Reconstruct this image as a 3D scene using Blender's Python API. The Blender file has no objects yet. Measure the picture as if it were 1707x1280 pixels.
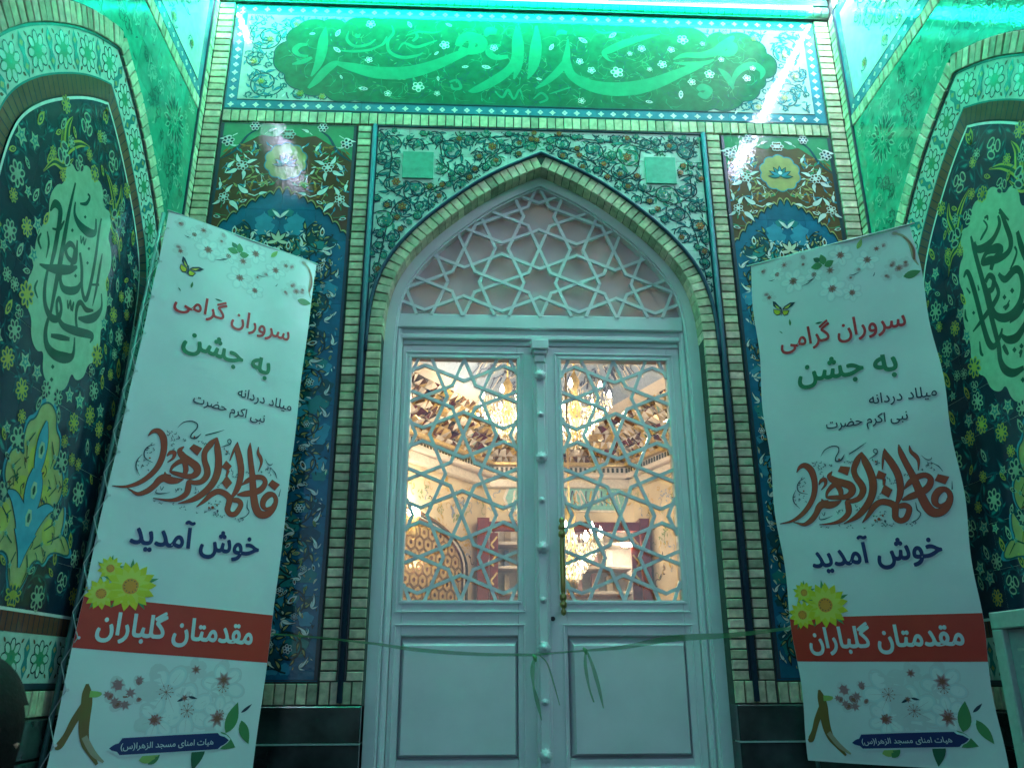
import bpy, math, random
from math import sin, cos, tan, pi, radians, atan2, hypot, sqrt
from mathutils import Vector, Matrix
from mathutils.geometry import tessellate_polygon
random.seed(7)
C = bpy.context.scene.collection
# ------------------------------------------------------------------ camera
PW, PH, FPX = 1707.0, 1280.0, 1380.0
PITCH, YAW, ROLL = radians(19.642), radians(2.658), radians(-0.183)
D0 = 3.25                       # metres from the lens to the facade plane (y = 0); eye level is z = 0
fw = Vector((sin(YAW)*cos(PITCH), cos(YAW)*cos(PITCH), sin(PITCH)))
r_ = Vector((cos(YAW), -sin(YAW), 0)); u_ = r_.cross(fw)
RT = r_*cos(ROLL)+u_*sin(ROLL); UP = -r_*sin(ROLL)+u_*cos(ROLL)
cam = bpy.data.cameras.new('camera'); camo = bpy.data.objects.new('camera', cam); C.objects.link(camo)
m = Matrix((RT, UP, -fw)).transposed().to_4x4(); m.translation = (0, -D0, 0); camo.matrix_world = m
cam.sensor_width = 36; cam.lens = 36*FPX/PW; cam.clip_start = .05; cam.clip_end = 200
cam.dof.use_dof = True; cam.dof.focus_distance = 3.7; cam.dof.aperture_fstop = cam.lens/1000/0.0042
bpy.context.scene.camera = camo
# ------------------------------------------------------------------ world (late dusk sky) and exposure
W = bpy.data.worlds.new('World'); bpy.context.scene.world = W; W.use_nodes = True
nt = W.node_tree; sky = nt.nodes.new('ShaderNodeTexSky'); sky.sky_type = 'NISHITA'; sky.sun_disc = False
sky.sun_elevation = radians(14); sky.sun_rotation = radians(0); sky.ozone_density = 4
nt.links.new(sky.outputs[0], nt.nodes['Background'].inputs[0]); nt.nodes['Background'].inputs[1].default_value = .05
vs = bpy.context.scene.view_settings
vs.view_transform = 'Standard'; vs.look = 'None'; vs.exposure = 1.5; vs.gamma = 1; vs.use_curve_mapping = False
bpy.context.scene.display_settings.display_device = 'sRGB'
GREEN_LED = ((.008, 1.0, .60), 75.0)      # colour, strength of the green strip
WHITE_LED = ((.76, .78, 1.14), 140.0)       # cool white strips along the side walls
ROOM = .36
# ------------------------------------------------------------------ photo measuring helpers (turn a measured point into a point on a known real plane)
def ray(x, y): return RT*((x-PW/2)/FPX) - UP*((y-PH/2)/FPX) + fw
def F(x, y, Y=0):
    d = ray(x, y); t = (D0+Y)/d.y; return (d.x*t, d.z*t)
XL, XR = -1.272, 1.753
def S(side, x, y):              # side wall -> (distance out from the facade, z)
    d = ray(x, y); t = (XL if side == 'L' else XR)/d.x; return (-(d.y*t-D0), d.z*t)
# ------------------------------------------------------------------ materials
MATS = {}
def srgb(c): return tuple(((v/255+.055)/1.055)**2.4 if v > 10 else v/255/12.92 for v in c)
def mat(name, col, rough=.5, metal=0, var=.08, scale=40, bump=0, bscale=60, coat=0, emit=None, spec=.5, dist=.002):
    if name in MATS: return MATS[name]
    m = bpy.data.materials.new(name); m.use_nodes = True; n = m.node_tree; b = n.nodes['Principled BSDF']
    b.inputs['Roughness'].default_value = rough; b.inputs['Metallic'].default_value = metal
    b.inputs['Coat Weight'].default_value = coat; b.inputs['Coat Roughness'].default_value = .03
    b.inputs['Specular IOR Level'].default_value = spec
    tc = n.nodes.new('ShaderNodeTexCoord')
    if var:
        no = n.nodes.new('ShaderNodeTexNoise'); no.inputs['Scale'].default_value = scale; no.inputs['Detail'].default_value = 5
        oi = n.nodes.new('ShaderNodeObjectInfo'); ad = n.nodes.new('ShaderNodeVectorMath'); ad.operation = 'ADD'
        n.links.new(tc.outputs['Object'], ad.inputs[0]); n.links.new(oi.outputs['Random'], ad.inputs[1]); n.links.new(ad.outputs[0], no.inputs['Vector'])
        hs = n.nodes.new('ShaderNodeHueSaturation'); hs.inputs['Color'].default_value = (*col, 1)
        mr = n.nodes.new('ShaderNodeMapRange'); mr.inputs[1].default_value = .25; mr.inputs[2].default_value = .75
        mr.inputs[3].default_value = 1-var*1.6; mr.inputs[4].default_value = 1+var*1.6
        n.links.new(no.outputs['Fac'], mr.inputs[0])
        mu = n.nodes.new('ShaderNodeMath'); mu.operation = 'MULTIPLY_ADD'; mu.inputs[1].default_value = var*2; mu.inputs[2].default_value = 1-var
        n.links.new(oi.outputs['Random'], mu.inputs[0]); m2 = n.nodes.new('ShaderNodeMath'); m2.operation = 'MULTIPLY'
        n.links.new(mr.outputs[0], m2.inputs[0]); n.links.new(mu.outputs[0], m2.inputs[1]); n.links.new(m2.outputs[0], hs.inputs['Value'])
        n.links.new(hs.outputs[0], b.inputs['Base Color'])
    else: b.inputs['Base Color'].default_value = (*col, 1)
    if bump:
        n2 = n.nodes.new('ShaderNodeTexNoise'); n2.inputs['Scale'].default_value = bscale; n2.inputs['Detail'].default_value = 3
        n.links.new(tc.outputs['Object'], n2.inputs['Vector'])
        bp = n.nodes.new('ShaderNodeBump'); bp.inputs['Strength'].default_value = bump; bp.inputs['Distance'].default_value = dist
        n.links.new(n2.outputs['Fac'], bp.inputs['Height']); n.links.new(bp.outputs[0], b.inputs['Normal'])
        if coat: n.links.new(bp.outputs[0], b.inputs['Coat Normal'])
    if emit: b.inputs['Emission Color'].default_value = (*emit[0], 1); b.inputs['Emission Strength'].default_value = emit[1]
    m.diffuse_color = (*col, 1); MATS[name] = m; return m
def glaze(name, col, var=.10): return mat('glaze_'+name, col, rough=.6, var=var, scale=28, bump=.5, bscale=75, coat=.9, spec=.10, dist=.0009)
def pr(name, col, rough=.42): return mat('print_'+name, col, rough=rough, var=.03, scale=12)
G = dict(
 ground=glaze('pale_ground', (.50, .60, .53)), cream=glaze('cream', (.62, .62, .45)), white=glaze('white', (.72, .74, .70)),
 line=glaze('dark_line', (.008, .030, .030)), teal=glaze('teal', (.02, .20, .20)), dteal=glaze('deep_teal', (.010, .075, .085)),
 green=glaze('leaf_green', (.05, .26, .12)), fgreen=glaze('field_green', (.003, .125, .055), .2), lgreen=glaze('light_green', (.010, .26, .13)),
 navy=glaze('navy', (.004, .016, .040)), blue=glaze('panel_blue', (.010, .12, .22)), lblue=glaze('light_blue', (.04, .26, .38)),
 brown=glaze('brown', (.13, .055, .022)), yellow=glaze('yellow', (.46, .38, .06)), ochre=glaze('ochre', (.40, .33, .12)),
 orange=glaze('orange', (.40, .15, .03)), med=glaze('medallion', (.30, .42, .29)), ink=glaze('script_green', (.006, .055, .030)),
 border=glaze('border_blue', (.03, .20, .28)), scroll=glaze('scroll_teal', (.006, .060, .090)), red=glaze('brick_red', (.16, .05, .03)),
 wgreen=glaze('wall_green', (.02, .30, .19), .2), wline=glaze('wall_line', (.20, .50, .36)), wdark=glaze('wall_dark', (.008, .13, .085)))
BR = [mat('buff_brick_%s' % k, c, rough=.8, var=.20, scale=38, bump=.5, bscale=110) for k, c in
      (('a', (.60, .52, .35)), ('b', (.52, .48, .31)), ('c', (.64, .52, .38)), ('d', (.40, .39, .26)))]
GROUT = mat('dark_grout', (.065, .072, .06), rough=.95, var=.15)
TUBE = mat('blue_glazed_bead', (.035, .075, .125), rough=.6, var=.05, spec=.3)
COR = mat('cornice_glaze', (.05, .16, .11), rough=.4, coat=.4, var=.12, bump=.2)
TRIM = mat('navy_trim', (.008, .03, .05), rough=.35, coat=.3)
PAINT = mat('white_door_paint', (.76, .77, .77), rough=.42, var=.055, scale=5, bump=.12, bscale=22, coat=.12)
MARBLE = mat('dark_green_marble', (.022, .034, .032), rough=.18, var=.5, scale=7, bump=.05)
BRASS = mat('aged_brass', (.42, .33, .12), rough=.28, metal=1, var=.1)
IRON = mat('painted_steel', (.10, .22, .20), rough=.45, metal=.3)
PLASTER = mat('plaster', (.55, .52, .46), rough=.9, bump=.3)
# ------------------------------------------------------------------ mesh builder
class MB:
    def __init__(s): s.c = 0; s.v = []; s.f = []; s.m = []; s.mats = []
    def mi(s, m):
        if m not in s.mats: s.mats.append(m)
        return s.mats.index(m)
    def face(s, pts, m):
        b = len(s.v); s.v += [tuple(p) for p in pts]; s.f.append(tuple(range(b, b+len(pts)))); s.m.append(s.mi(m))
    def poly(s, pts, z, m, fn=None):
        pts = [(p[0], p[1]) for p in pts]; s.c += 1; z += 4e-6*(s.c % 55)
        if len(pts) < 3: return
        a = sum(pts[i-1][0]*pts[i][1]-pts[i][0]*pts[i-1][1] for i in range(len(pts)))
        if a < 0: pts = pts[::-1]
        b = len(s.v); k = s.mi(m)
        for p in pts: s.v.append(fn(p[0], p[1], z) if fn else (p[0], p[1], z))
        for t in tessellate_polygon([[Vector((p[0], p[1], 0)) for p in pts]]):
            p, q, r = (pts[i] for i in t)
            ar = (q[0]-p[0])*(r[1]-p[1])-(r[0]-p[0])*(q[1]-p[1])
            if abs(ar) < 1e-12: continue
            s.f.append((b+t[0], b+t[1], b+t[2]) if ar > 0 else (b+t[0], b+t[2], b+t[1])); s.m.append(k)
    def stroke(s, pts, w, z, m, fn=None, closed=False):
        if len(pts) < 2: return
        n = len(pts); ws = w if isinstance(w, (list, tuple)) else [w]*n; L = []; R = []
        for i in range(n):
            a = pts[(i-1) % n] if (closed or i > 0) else pts[i]; c = pts[(i+1) % n] if (closed or i < n-1) else pts[i]
            dx, dy = c[0]-a[0], c[1]-a[1]; l = hypot(dx, dy) or 1; nx, ny = -dy/l, dx/l
            L.append((pts[i][0]+nx*ws[i]/2, pts[i][1]+ny*ws[i]/2)); R.append((pts[i][0]-nx*ws[i]/2, pts[i][1]-ny*ws[i]/2))
        b = len(s.v); k = s.mi(m); s.c += 1; z += 4e-6*(s.c % 55)
        for i, p in enumerate(L+R): zz = z+1.5e-6*(i % n); s.v.append(fn(p[0], p[1], zz) if fn else (p[0], p[1], zz))
        for i in range(n if closed else n-1):
            j = (i+1) % n; s.f.append((b+n+i, b+n+j, b+j, b+i)); s.m.append(k)
    def disc(s, c, r, z, m, n=12, ry=None, a=0, fn=None):
        ry = ry or r
        s.poly([(c[0]+r*cos(t)*cos(a)-ry*sin(t)*sin(a), c[1]+r*cos(t)*sin(a)+ry*sin(t)*cos(a)) for t in (2*pi*i/n for i in range(n))], z, m, fn)
    def band(s, A, B, z, m):
        b = len(s.v); n = len(A); k = s.mi(m); s.v += [(p[0], p[1], z) for p in A+B]
        for i in range(n-1): s.f.append((b+i, b+n+i, b+n+i+1, b+i+1)); s.m.append(k)
    def box(s, x0, y0, z0, x1, y1, z1, m, ch=0):
        b = len(s.v); k = s.mi(m)
        s.v += [(x0, y0, z0), (x1, y0, z0), (x1, y1, z0), (x0, y1, z0)]
        if ch:
            s.v += [(x0, y0, z1-ch), (x1, y0, z1-ch), (x1, y1, z1-ch), (x0, y1, z1-ch), (x0+ch, y0+ch, z1), (x1-ch, y0+ch, z1), (x1-ch, y1-ch, z1), (x0+ch, y1-ch, z1)]
            fs = [(0, 3, 2, 1)]+[(i, (i+1) % 4, 4+(i+1) % 4, 4+i) for i in range(4)]+[(4+i, 4+(i+1) % 4, 8+(i+1) % 4, 8+i) for i in range(4)]+[(8, 9, 10, 11)]
        else:
            s.v += [(x0, y0, z1), (x1, y0, z1), (x1, y1, z1), (x0, y1, z1)]
            fs = [(0, 3, 2, 1), (4, 5, 6, 7)]+[(i, (i+1) % 4, 4+(i+1) % 4, 4+i) for i in range(4)]
        for f in fs: s.f.append(tuple(b+i for i in f)); s.m.append(k)
    def prism(s, pts, z0, z1, m, ms=None):
        a = sum(pts[i-1][0]*pts[i][1]-pts[i][0]*pts[i-1][1] for i in range(len(pts)))
        if a < 0: pts = pts[::-1]
        s.poly(pts, z1, m); n = len(pts)
        b = len(s.v); k = s.mi(ms or m); s.v += [(p[0], p[1], z0) for p in pts]+[(p[0], p[1], z1) for p in pts]
        for i in range(n): j = (i+1) % n; s.f.append((b+i, b+j, b+n+j, b+n+i)); s.m.append(k)
    def tube(s, pts, r, m, n=8, cap=True):
        pts = [Vector(p) for p in pts]; rs = r if isinstance(r, (list, tuple)) else [r]*len(pts); k = s.mi(m); b = len(s.v); ref = None
        for i, p in enumerate(pts):
            t = (pts[min(i+1, len(pts)-1)]-pts[max(i-1, 0)]).normalized()
            if ref is None: ref = t.orthogonal().normalized()
            ref = (ref-t*ref.dot(t)).normalized(); q = t.cross(ref)
            for j in range(n): s.v.append(tuple(p+(ref*cos(2*pi*j/n)+q*sin(2*pi*j/n))*rs[i]))
        for i in range(len(pts)-1):
            for j in range(n):
                s.f.append((b+i*n+j, b+i*n+(j+1) % n, b+(i+1)*n+(j+1) % n, b+(i+1)*n+j)); s.m.append(k)
        if cap:
            s.f.append(tuple(b+j for j in range(n))[::-1]); s.m.append(k); e = b+(len(pts)-1)*n; s.f.append(tuple(e+j for j in range(n))); s.m.append(k)
    def lathe(s, prof, m, n=14, o=(0, 0, 0), ax='z'):
        k = s.mi(m); b = len(s.v)
        for r, h in prof:
            for j in range(n):
                a = 2*pi*j/n; p = (r*cos(a), r*sin(a), h) if ax == 'z' else (r*cos(a), -h, r*sin(a))
                s.v.append((o[0]+p[0], o[1]+p[1], o[2]+p[2]))
        for i in range(len(prof)-1):
            for j in range(n): s.f.append((b+i*n+j, b+i*n+(j+1) % n, b+(i+1)*n+(j+1) % n, b+(i+1)*n+j)); s.m.append(k)
    def mesh(s, name, smooth=False):
        me = bpy.data.meshes.new(name); me.from_pydata(s.v, [], s.f)
        for q in s.mats: me.materials.append(q)
        me.polygons.foreach_set('material_index', s.m)
        if smooth: me.polygons.foreach_set('use_smooth', [True]*len(me.polygons))
        me.update(); return me
ID = Matrix.Identity(4)
MF = Matrix.Rotation(pi/2, 4, 'X')                                   # facade: x right, y up, z out to the viewer
def MFY(Y): return Matrix.Translation((0, Y, 0)) @ MF
ML = Matrix(((0, 0, 1, XL), (1, 0, 0, 0), (0, 1, 0, 0), (0, 0, 0, 1)))       # left wall: x = +Y, y = Z, z = +X
MR = Matrix(((0, 0, -1, XR), (-1, 0, 0, 0), (0, 1, 0, 0), (0, 0, 0, 1)))     # right wall: x = -Y, y = Z, z = -X
def link(name, me, parent=None, M=ID, kind=None, label=None):
    o = bpy.data.objects.new(name, me); C.objects.link(o)
    if parent: o.parent = parent; o.matrix_basis = WM[parent.name].inverted() @ M
    else: o.matrix_basis = M
    WM[o.name] = M
    if kind: o['kind'] = kind
    if label: o['label'] = label
    return o
WM = {}
def obj(name, mb, parent=None, M=ID, kind=None, label=None, smooth=False): return link(name, mb.mesh(name, smooth), parent, M, kind, label)
def thing(name, label, cat, loc=(0, 0, 0), group=None):
    o = bpy.data.objects.new(name, None); C.objects.link(o); o.empty_display_size = .1; M = Matrix.Translation(loc); o.matrix_basis = M; WM[o.name] = M
    o['label'] = label; o['category'] = cat
    if group: o['group'] = group
    return o
def tag(o, label, cat, group=None):
    o['label'] = label; o['category'] = cat
    if group: o['group'] = group
    return o
# ------------------------------------------------------------------ 2-D drawing helpers
def offset(pts, d):
    out = []; n = len(pts)
    for i in range(n):
        a = pts[max(i-1, 0)]; c = pts[min(i+1, n-1)]; dx, dy = c[0]-a[0], c[1]-a[1]; l = hypot(dx, dy) or 1
        out.append((pts[i][0]-dy/l*d, pts[i][1]+dx/l*d))
    return out
def resample(pts, step):
    out = [pts[0]]; acc = 0
    for a, b in zip(pts, pts[1:]):
        l = hypot(b[0]-a[0], b[1]-a[1]); t = step-acc
        while t <= l: out.append((a[0]+(b[0]-a[0])*t/l, a[1]+(b[1]-a[1])*t/l)); t += step
        acc = l-(t-step)
    return out
def smooth(pts, k=6):           # Catmull-Rom through points; works on tuples of any length
    out = []; n = len(pts)
    for i in range(n-1):
        p0 = pts[max(i-1, 0)]; p1 = pts[i]; p2 = pts[i+1]; p3 = pts[min(i+2, n-1)]
        for j in range(k):
            t = j/k; out.append(tuple(.5*((2*b)+(-a+c)*t+(2*a-5*b+4*c-d)*t*t+(-a+3*b-3*c+d)*t**3) for a, b, c, d in zip(p0, p1, p2, p3)))
    out.append(tuple(pts[-1])); return out
def chaikin(P, n=2):
    for _ in range(n): P = [q for a, c in zip(P, P[1:]+P[:1]) for q in ((a[0]*.75+c[0]*.25, a[1]*.75+c[1]*.25), (a[0]*.25+c[0]*.75, a[1]*.25+c[1]*.75))]
    return P
def brush(mb, pts, z, m, fn=None, grow=0, k=6):        # pts: (x, y, width)
    q = smooth(pts, k); mb.stroke([(p[0], p[1]) for p in q], [max(p[2], .0003)+grow for p in q], z, m, fn)
def leafpts(p, a, L, w, bend=.3, n=5):
    up = []; lo = []
    for i in range(n+1):
        t = i/n; x = L*t; y = bend*L*t*t; hw = w/2*sin(pi*min(1, t*1.02))**.8*(1-.35*t) if 0 < t < 1 else 0
        up.append((x, y+hw)); lo.append((x, y-hw))
    q = up+lo[-2:0:-1]
    return [(p[0]+x*cos(a)-y*sin(a), p[1]+x*sin(a)+y*cos(a)) for x, y in q]
def spiral(mb, c, R, a0, dr, turns, w, z, m, mleaf, ok=lambda x, y: True, leaf=.35, fill=None, dens=1.0):
    n = int(26*turns); pts = []
    for i in range(n+1):
        t = i/n; r = R*(1-.80*t**.9); a = a0+dr*2*pi*turns*t; pts.append((c[0]+r*cos(a), c[1]+r*sin(a)))
    seg = []
    for p in pts:
        if ok(*p): seg.append(p)
        else:
            if len(seg) > 1: mb.stroke(seg, w, z, m)
            seg = []
    if len(seg) > 1: mb.stroke(seg, w, z, m)
    st = max(2, int(3/dens))
    for i in range(1, n-2, st):
        p = pts[i]; q = pts[i+1]; ta = atan2(q[1]-p[1], q[0]-p[0]); sd = 1 if (i//st) % 2 else -1
        L = R*leaf*random.uniform(.7, 1.25)*(1-.45*i/n); lp = leafpts(p, ta+sd*.9, L, L*.38, bend=-.35*sd)
        if all(ok(*v) for v in lp):
            mb.poly(lp, z+.0003, mleaf)
            if fill and L > .02: 
                cx = sum(v[0] for v in lp)/len(lp); cy = sum(v[1] for v in lp)/len(lp)
                mb.poly([(cx+(v[0]-cx)*.55, cy+(v[1]-cy)*.55) for v in lp], z+.0006, fill)
    return pts[-1]
MOT = {}
def rosette(name, n, cout, cfill, ccen, pr_=.32, rr=.62, z=.0008):
    if name in MOT: return MOT[name]
    b = MB()
    for i in range(n):
        a = 2*pi*i/n; c = (rr*cos(a), rr*sin(a)); w = sin(pi/n)*rr*1.12
        b.disc(c, .42, z, cout, 9, ry=w, a=a); b.disc(c, .42-.17, z+.0004, cfill, 8, ry=max(w-.13, .06), a=a)
    b.disc((0, 0), .34, z+.0008, cout, 10); b.disc((0, 0), .18, z+.0012, ccen, 8)
    MOT[name] = b.mesh(name); return MOT[name]
def star(name, n, cout, cfill, z=.0008, r2=.5):
    if name in MOT: return MOT[name]
    b = MB(); P = lambda s: [(s*(1 if i % 2 == 0 else r2)*cos(pi*i/n+pi/2), s*(1 if i % 2 == 0 else r2)*sin(pi*i/n+pi/2)) for i in range(2*n)]
    b.poly(P(1), z, cout); b.poly(P(.6), z+.0004, cfill); b.disc((0, 0), .2, z+.0008, cout, 7)
    MOT[name] = b.mesh(name); return MOT[name]
def petalbud(name, cout, cfill, cin, z=.0008):
    if name in MOT: return MOT[name]
    b = MB(); P = lambda s: [(s*x, s*y) for x, y in ((0, 1.15), (.35, .6), (.42, 0), (.25, -.55), (0, -.75), (-.25, -.55), (-.42, 0), (-.35, .6))]
    b.poly(P(1), z, cout); b.poly(P(.62), z+.0004, cfill); b.poly(P(.25), z+.0008, cin)
    MOT[name] = b.mesh(name); return MOT[name]
def put(name, me, parent, M, x, y, s, a=0, sx=1):
    return link(name, me, parent, M @ Matrix.Translation((x, y, 0)) @ Matrix.Rotation(a, 4, 'Z') @ Matrix.Diagonal((s*sx, s, 1, 1)))
def inside(poly, x, y):
    c = False; n = len(poly)
    for i in range(n):
        a, b = poly[i], poly[i-1]
        if (a[1] > y) != (b[1] > y) and x < (b[0]-a[0])*(y-a[1])/(b[1]-a[1])+a[0]: c = not c
    return c
def clip(poly, x0, y0, x1, y1):
    def cut(p, f, inter):
        out = []
        for i in range(len(p)):
            a, b = p[i-1], p[i]
            if f(b):
                if not f(a): out.append(inter(a, b))
                out.append(b)
            elif f(a): out.append(inter(a, b))
        return out
    def ix(X): return lambda a, b: (X, a[1]+(b[1]-a[1])*(X-a[0])/(b[0]-a[0]))
    def iy(Y): return lambda a, b: (a[0]+(b[0]-a[0])*(Y-a[1])/(b[1]-a[1]), Y)
    for f, g in ((lambda p: p[0] >= x0, ix(x0)), (lambda p: p[0] <= x1, ix(x1)), (lambda p: p[1] >= y0, iy(y0)), (lambda p: p[1] <= y1, iy(y1))):
        poly = cut(poly, f, g)
        if len(poly) < 3: return []
    return poly
def tiles(poly, size, z, m, parent, M, gap=.0004):
    xs = [p[0] for p in poly]; ys = [p[1] for p in poly]; nx = max(1, round((max(xs)-min(xs))/size)); ny = max(1, round((max(ys)-min(ys))/size))
    dx = (max(xs)-min(xs))/nx; dy = (max(ys)-min(ys))/ny; cache = {}
    for i in range(nx):
        for j in range(ny):
            X0 = min(xs)+i*dx; Y0 = min(ys)+j*dy; q = clip(poly, X0+gap, Y0+gap, X0+dx-gap, Y0+dy-gap)
            if len(q) < 3: continue
            full = len(q) == 4 and abs(abs(sum(q[k-1][0]*q[k][1]-q[k][0]*q[k-1][1] for k in range(4)))/2-(dx-2*gap)*(dy-2*gap)) < 1e-7
            if full:
                if 'f' not in cache: b = MB(); b.box(gap, gap, -.008, dx-gap, dy-gap, 0, m, .0003); cache['f'] = b.mesh('tile')
                link('tile', cache['f'], parent, M @ Matrix.Translation((X0, Y0, z)))
            else:
                b = MB(); b.prism([(x-X0, y-Y0) for x, y in q], -.008, 0, m); obj('tile', b, parent, M @ Matrix.Translation((X0, Y0, z)))
BRK = {}
def brickmesh(w, h, d):
    out = []
    for k in range(4):
        key = (round(w, 4), round(h, 4), round(d, 4), k)
        if key not in BRK: b = MB(); b.box(-w/2, -h/2, -d, w/2, h/2, 0, BR[k], .0022); BRK[key] = b.mesh('brick')
        out.append(BRK[key])
    return out
def brick(parent, M, x, y, w, h, d=.05, a=0):
    me = random.choice(brickmesh(w, h, d))
    return link('brick', me, parent, M @ Matrix.Translation((x, y, random.uniform(-.0022, .0008))) @ Matrix.Rotation(a+random.uniform(-.006, .006), 4, 'Z'))
def column(parent, M, x0, x1, z0, z1, pitch=.0375, gap=.0055, d=.05):
    n = max(1, round((z1-z0)/pitch)); p = (z1-z0)/n
    for i in range(n): brick(parent, M, (x0+x1)/2, z0+p*(i+.5), x1-x0-.003, p-gap, d)
def row(parent, M, x0, x1, z0, z1, pitch=.040, gap=.005, d=.05):
    n = max(1, round((x1-x0)/pitch)); p = (x1-x0)/n
    for i in range(n): brick(parent, M, x0+p*(i+.5), (z0+z1)/2, p-gap, z1-z0-.003, d)
# ================================================================== facade
CX = .289                     # centre line of the doorway
Z0 = -.82                     # door threshold / platform level (eye = 0); street ground at -1.5
HALF = [(0, 2.296), (.1, 2.247), (.2, 2.193), (.3, 2.127), (.4, 2.048), (.5, 1.958), (.58, 1.873), (.65, 1.78), (.70, 1.685), (.73, 1.585), (.745, 1.48), (.75, 1.35)]
HS = smooth(HALF, 4)
def arch(hw=.75, apex=2.296, foot=Z0, cx=0, d=0):
    s = hw/.75; h = [(x*s, apex+(z-2.296)*s) for x, z in HS]+[(hw, foot)]
    if d:
        q = offset(h, -d); x0, y0 = q[0]; x1, y1 = q[1]
        # continue the first edge to the centre line so both halves meet in a point
        sl = (h[1][1]-h[0][1])/(h[1][0]-h[0][0]); q[0] = (0, h[0][1]-d*sqrt(1+sl*sl)); q[-1] = (h[-1][0]-d, foot)
        q = [q[0]]+[p for p in q[1:] if p[0] > 0.004]; h = q
    return [(cx-x, y) for x, y in h[::-1]]+[(cx+x, y) for x, y in h[1:]]
ZF0, ZF1 = 2.505, 3.125       # frieze
# backing wall with the arched opening
inn = arch(cx=CX, d=.060)
fwall = thing('front_wall', 'buff brick and tile front wall around the white arched door', 'wall', (CX, .2, Z0))
b = MB()
for side in (-1, 1):
    hp = [p for p in inn if (p[0]-CX)*side >= -1e-6]
    hp = hp if side > 0 else hp[::-1]          # from apex down to the foot
    ex = XL-.3 if side < 0 else XR+.3
    b.prism([(CX, 3.7)]+[(ex, 3.7), (ex, Z0)]+hp[::-1], -.30, -.016, GROUT)
obj('wall_core', b, fwall, MF)
# brick columns, soldier rows
pil = {}
for nm, xa, xb, side in (('l', -.560, -.498, -1), ('r', 1.076, 1.138, 1)):
    t = thing('brick_pilaster', 'narrow buff brick pilaster with a blue glazed bead, %s of the door' % ('left' if side < 0 else 'right'), 'pilaster', ((xa+xb)/2, 0, -.0), 'brick pilasters beside the door')
    column(t, MF, xa, xb, -.005, 2.43)
    xi0, xi1 = (-.463, -.401) if side < 0 else (.979, 1.041)
    column(t, MF, xi0, xi1, -.005, 1.378, d=.10)
    row(t, MF, min(xa, xi0), max(xb, xi1), -.085, -.005, d=.10)
    tb = MB(); cx_ = -.481 if side < 0 else 1.0585
    tb.tube([(cx_, -.004, -.078), (cx_, -.004, 2.43)], .0105, TUBE, 12); obj('bead', tb, t, ID, smooth=True)
    tb = MB(); tb.box(cx_-.0155, -.08, -.014, cx_+.0155, 2.43, -.006, TRIM); obj('bead_groove', tb, t, MF)
    # marble base
    x0, x1 = (XL+.002, -.401) if side < 0 else (.979, XR-.002)
    for (za, zb) in ((-.212, -.089), (-.50, -.218), (Z0, -.506)):
        mb = MB(); mb.box(x0, za, -.10, x1, zb, .014, MARBLE, .003); obj('marble_slab', mb, t, MF)
    mb = MB(); mb.box(x0, -.218, -.05, x1, -.212, .019, mat('pale_marble_edge', (.30, .42, .38), rough=.3)); obj('marble_ledge', mb, t, MF)
ar = thing('brick_arch', 'pointed arch of buff bricks over the white door', 'arch', (CX, 0, 1.35))
mid = arch(cx=CX, d=.033)
for side in (-1, 1):
    hp = [p for p in mid if (p[0]-CX)*side >= -1e-6]; hp = hp if side > 0 else hp[::-1]
    hp = [(CX+side*.008, 2.296-.033*1.13-.004)]+hp
    hp = ([p for p in hp[:1]]+[p for p in hp[1:] if p[1] > 1.385 and abs(p[0]-CX) > .014]+[(CX+side*(.75-.033), 1.379)])[::-1]; Lh = sum(hypot(c[0]-a[0], c[1]-a[1]) for a, c in zip(hp, hp[1:])); rs = resample(hp, Lh/round(Lh/.0385)*.99995)
    for i, (p, q) in enumerate(zip(rs, rs[1:])):
        a = atan2(q[1]-p[1], q[0]-p[0])
        brick(ar, MF, (p[0]+q[0])/2, (p[1]+q[1])/2, .0345, .058, .10, a)
blu = arch(cx=CX, d=-.004); tb = MB(); pts = [(x, -.003, z) for x, z in blu if z > 1.36]
tb.tube([(CX-.754, -.003, 1.30)]+pts+[(CX+.754, -.003, 1.30)], .0075, TUBE, 8); obj('bead', tb, ar, ID, smooth=True)
# soldier row under the frieze + outer corner columns
cr = thing('brick_course', 'upright buff bricks in a row under the green script frieze', 'brick course', (CX, 0, 2.43))
row(cr, MF, -1.190, 1.672, 2.436, 2.500)
for side in (-1, 1):
    t = thing('corner_brick_column', 'buff brick column wrapping the %s inner corner beside the tile panel' % ('left' if side < 0 else 'right'), 'column', (XL if side < 0 else XR, 0, Z0), 'corner brick columns')
    xa, xb = (XL, -1.198) if side < 0 else (1.682, XR)
    column(t, MF, xa, xb, -.085, 3.13); 
    M = ML if side < 0 else MR
    # returns on the side wall, first 7 cm
    z0_, z1_ = -.085, 3.13; n = round((z1_-z0_)/.0375); p = (z1_-z0_)/n; s0, s1 = .000, .058
    for i in range(n): brick(t, M @ Matrix.Translation((0, 0, .0)), -(s0+s1)/2 if side < 0 else (s0+s1)/2, z0_+p*(i+.5), s1-s0, p-.0055, .03)
    tb = MB(); u = .066 if side > 0 else -.066; tb.box(u-.006, -.085, -.01, u+.006, 3.13, .004, TRIM); obj('dark_joint', tb, t, M)
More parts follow.
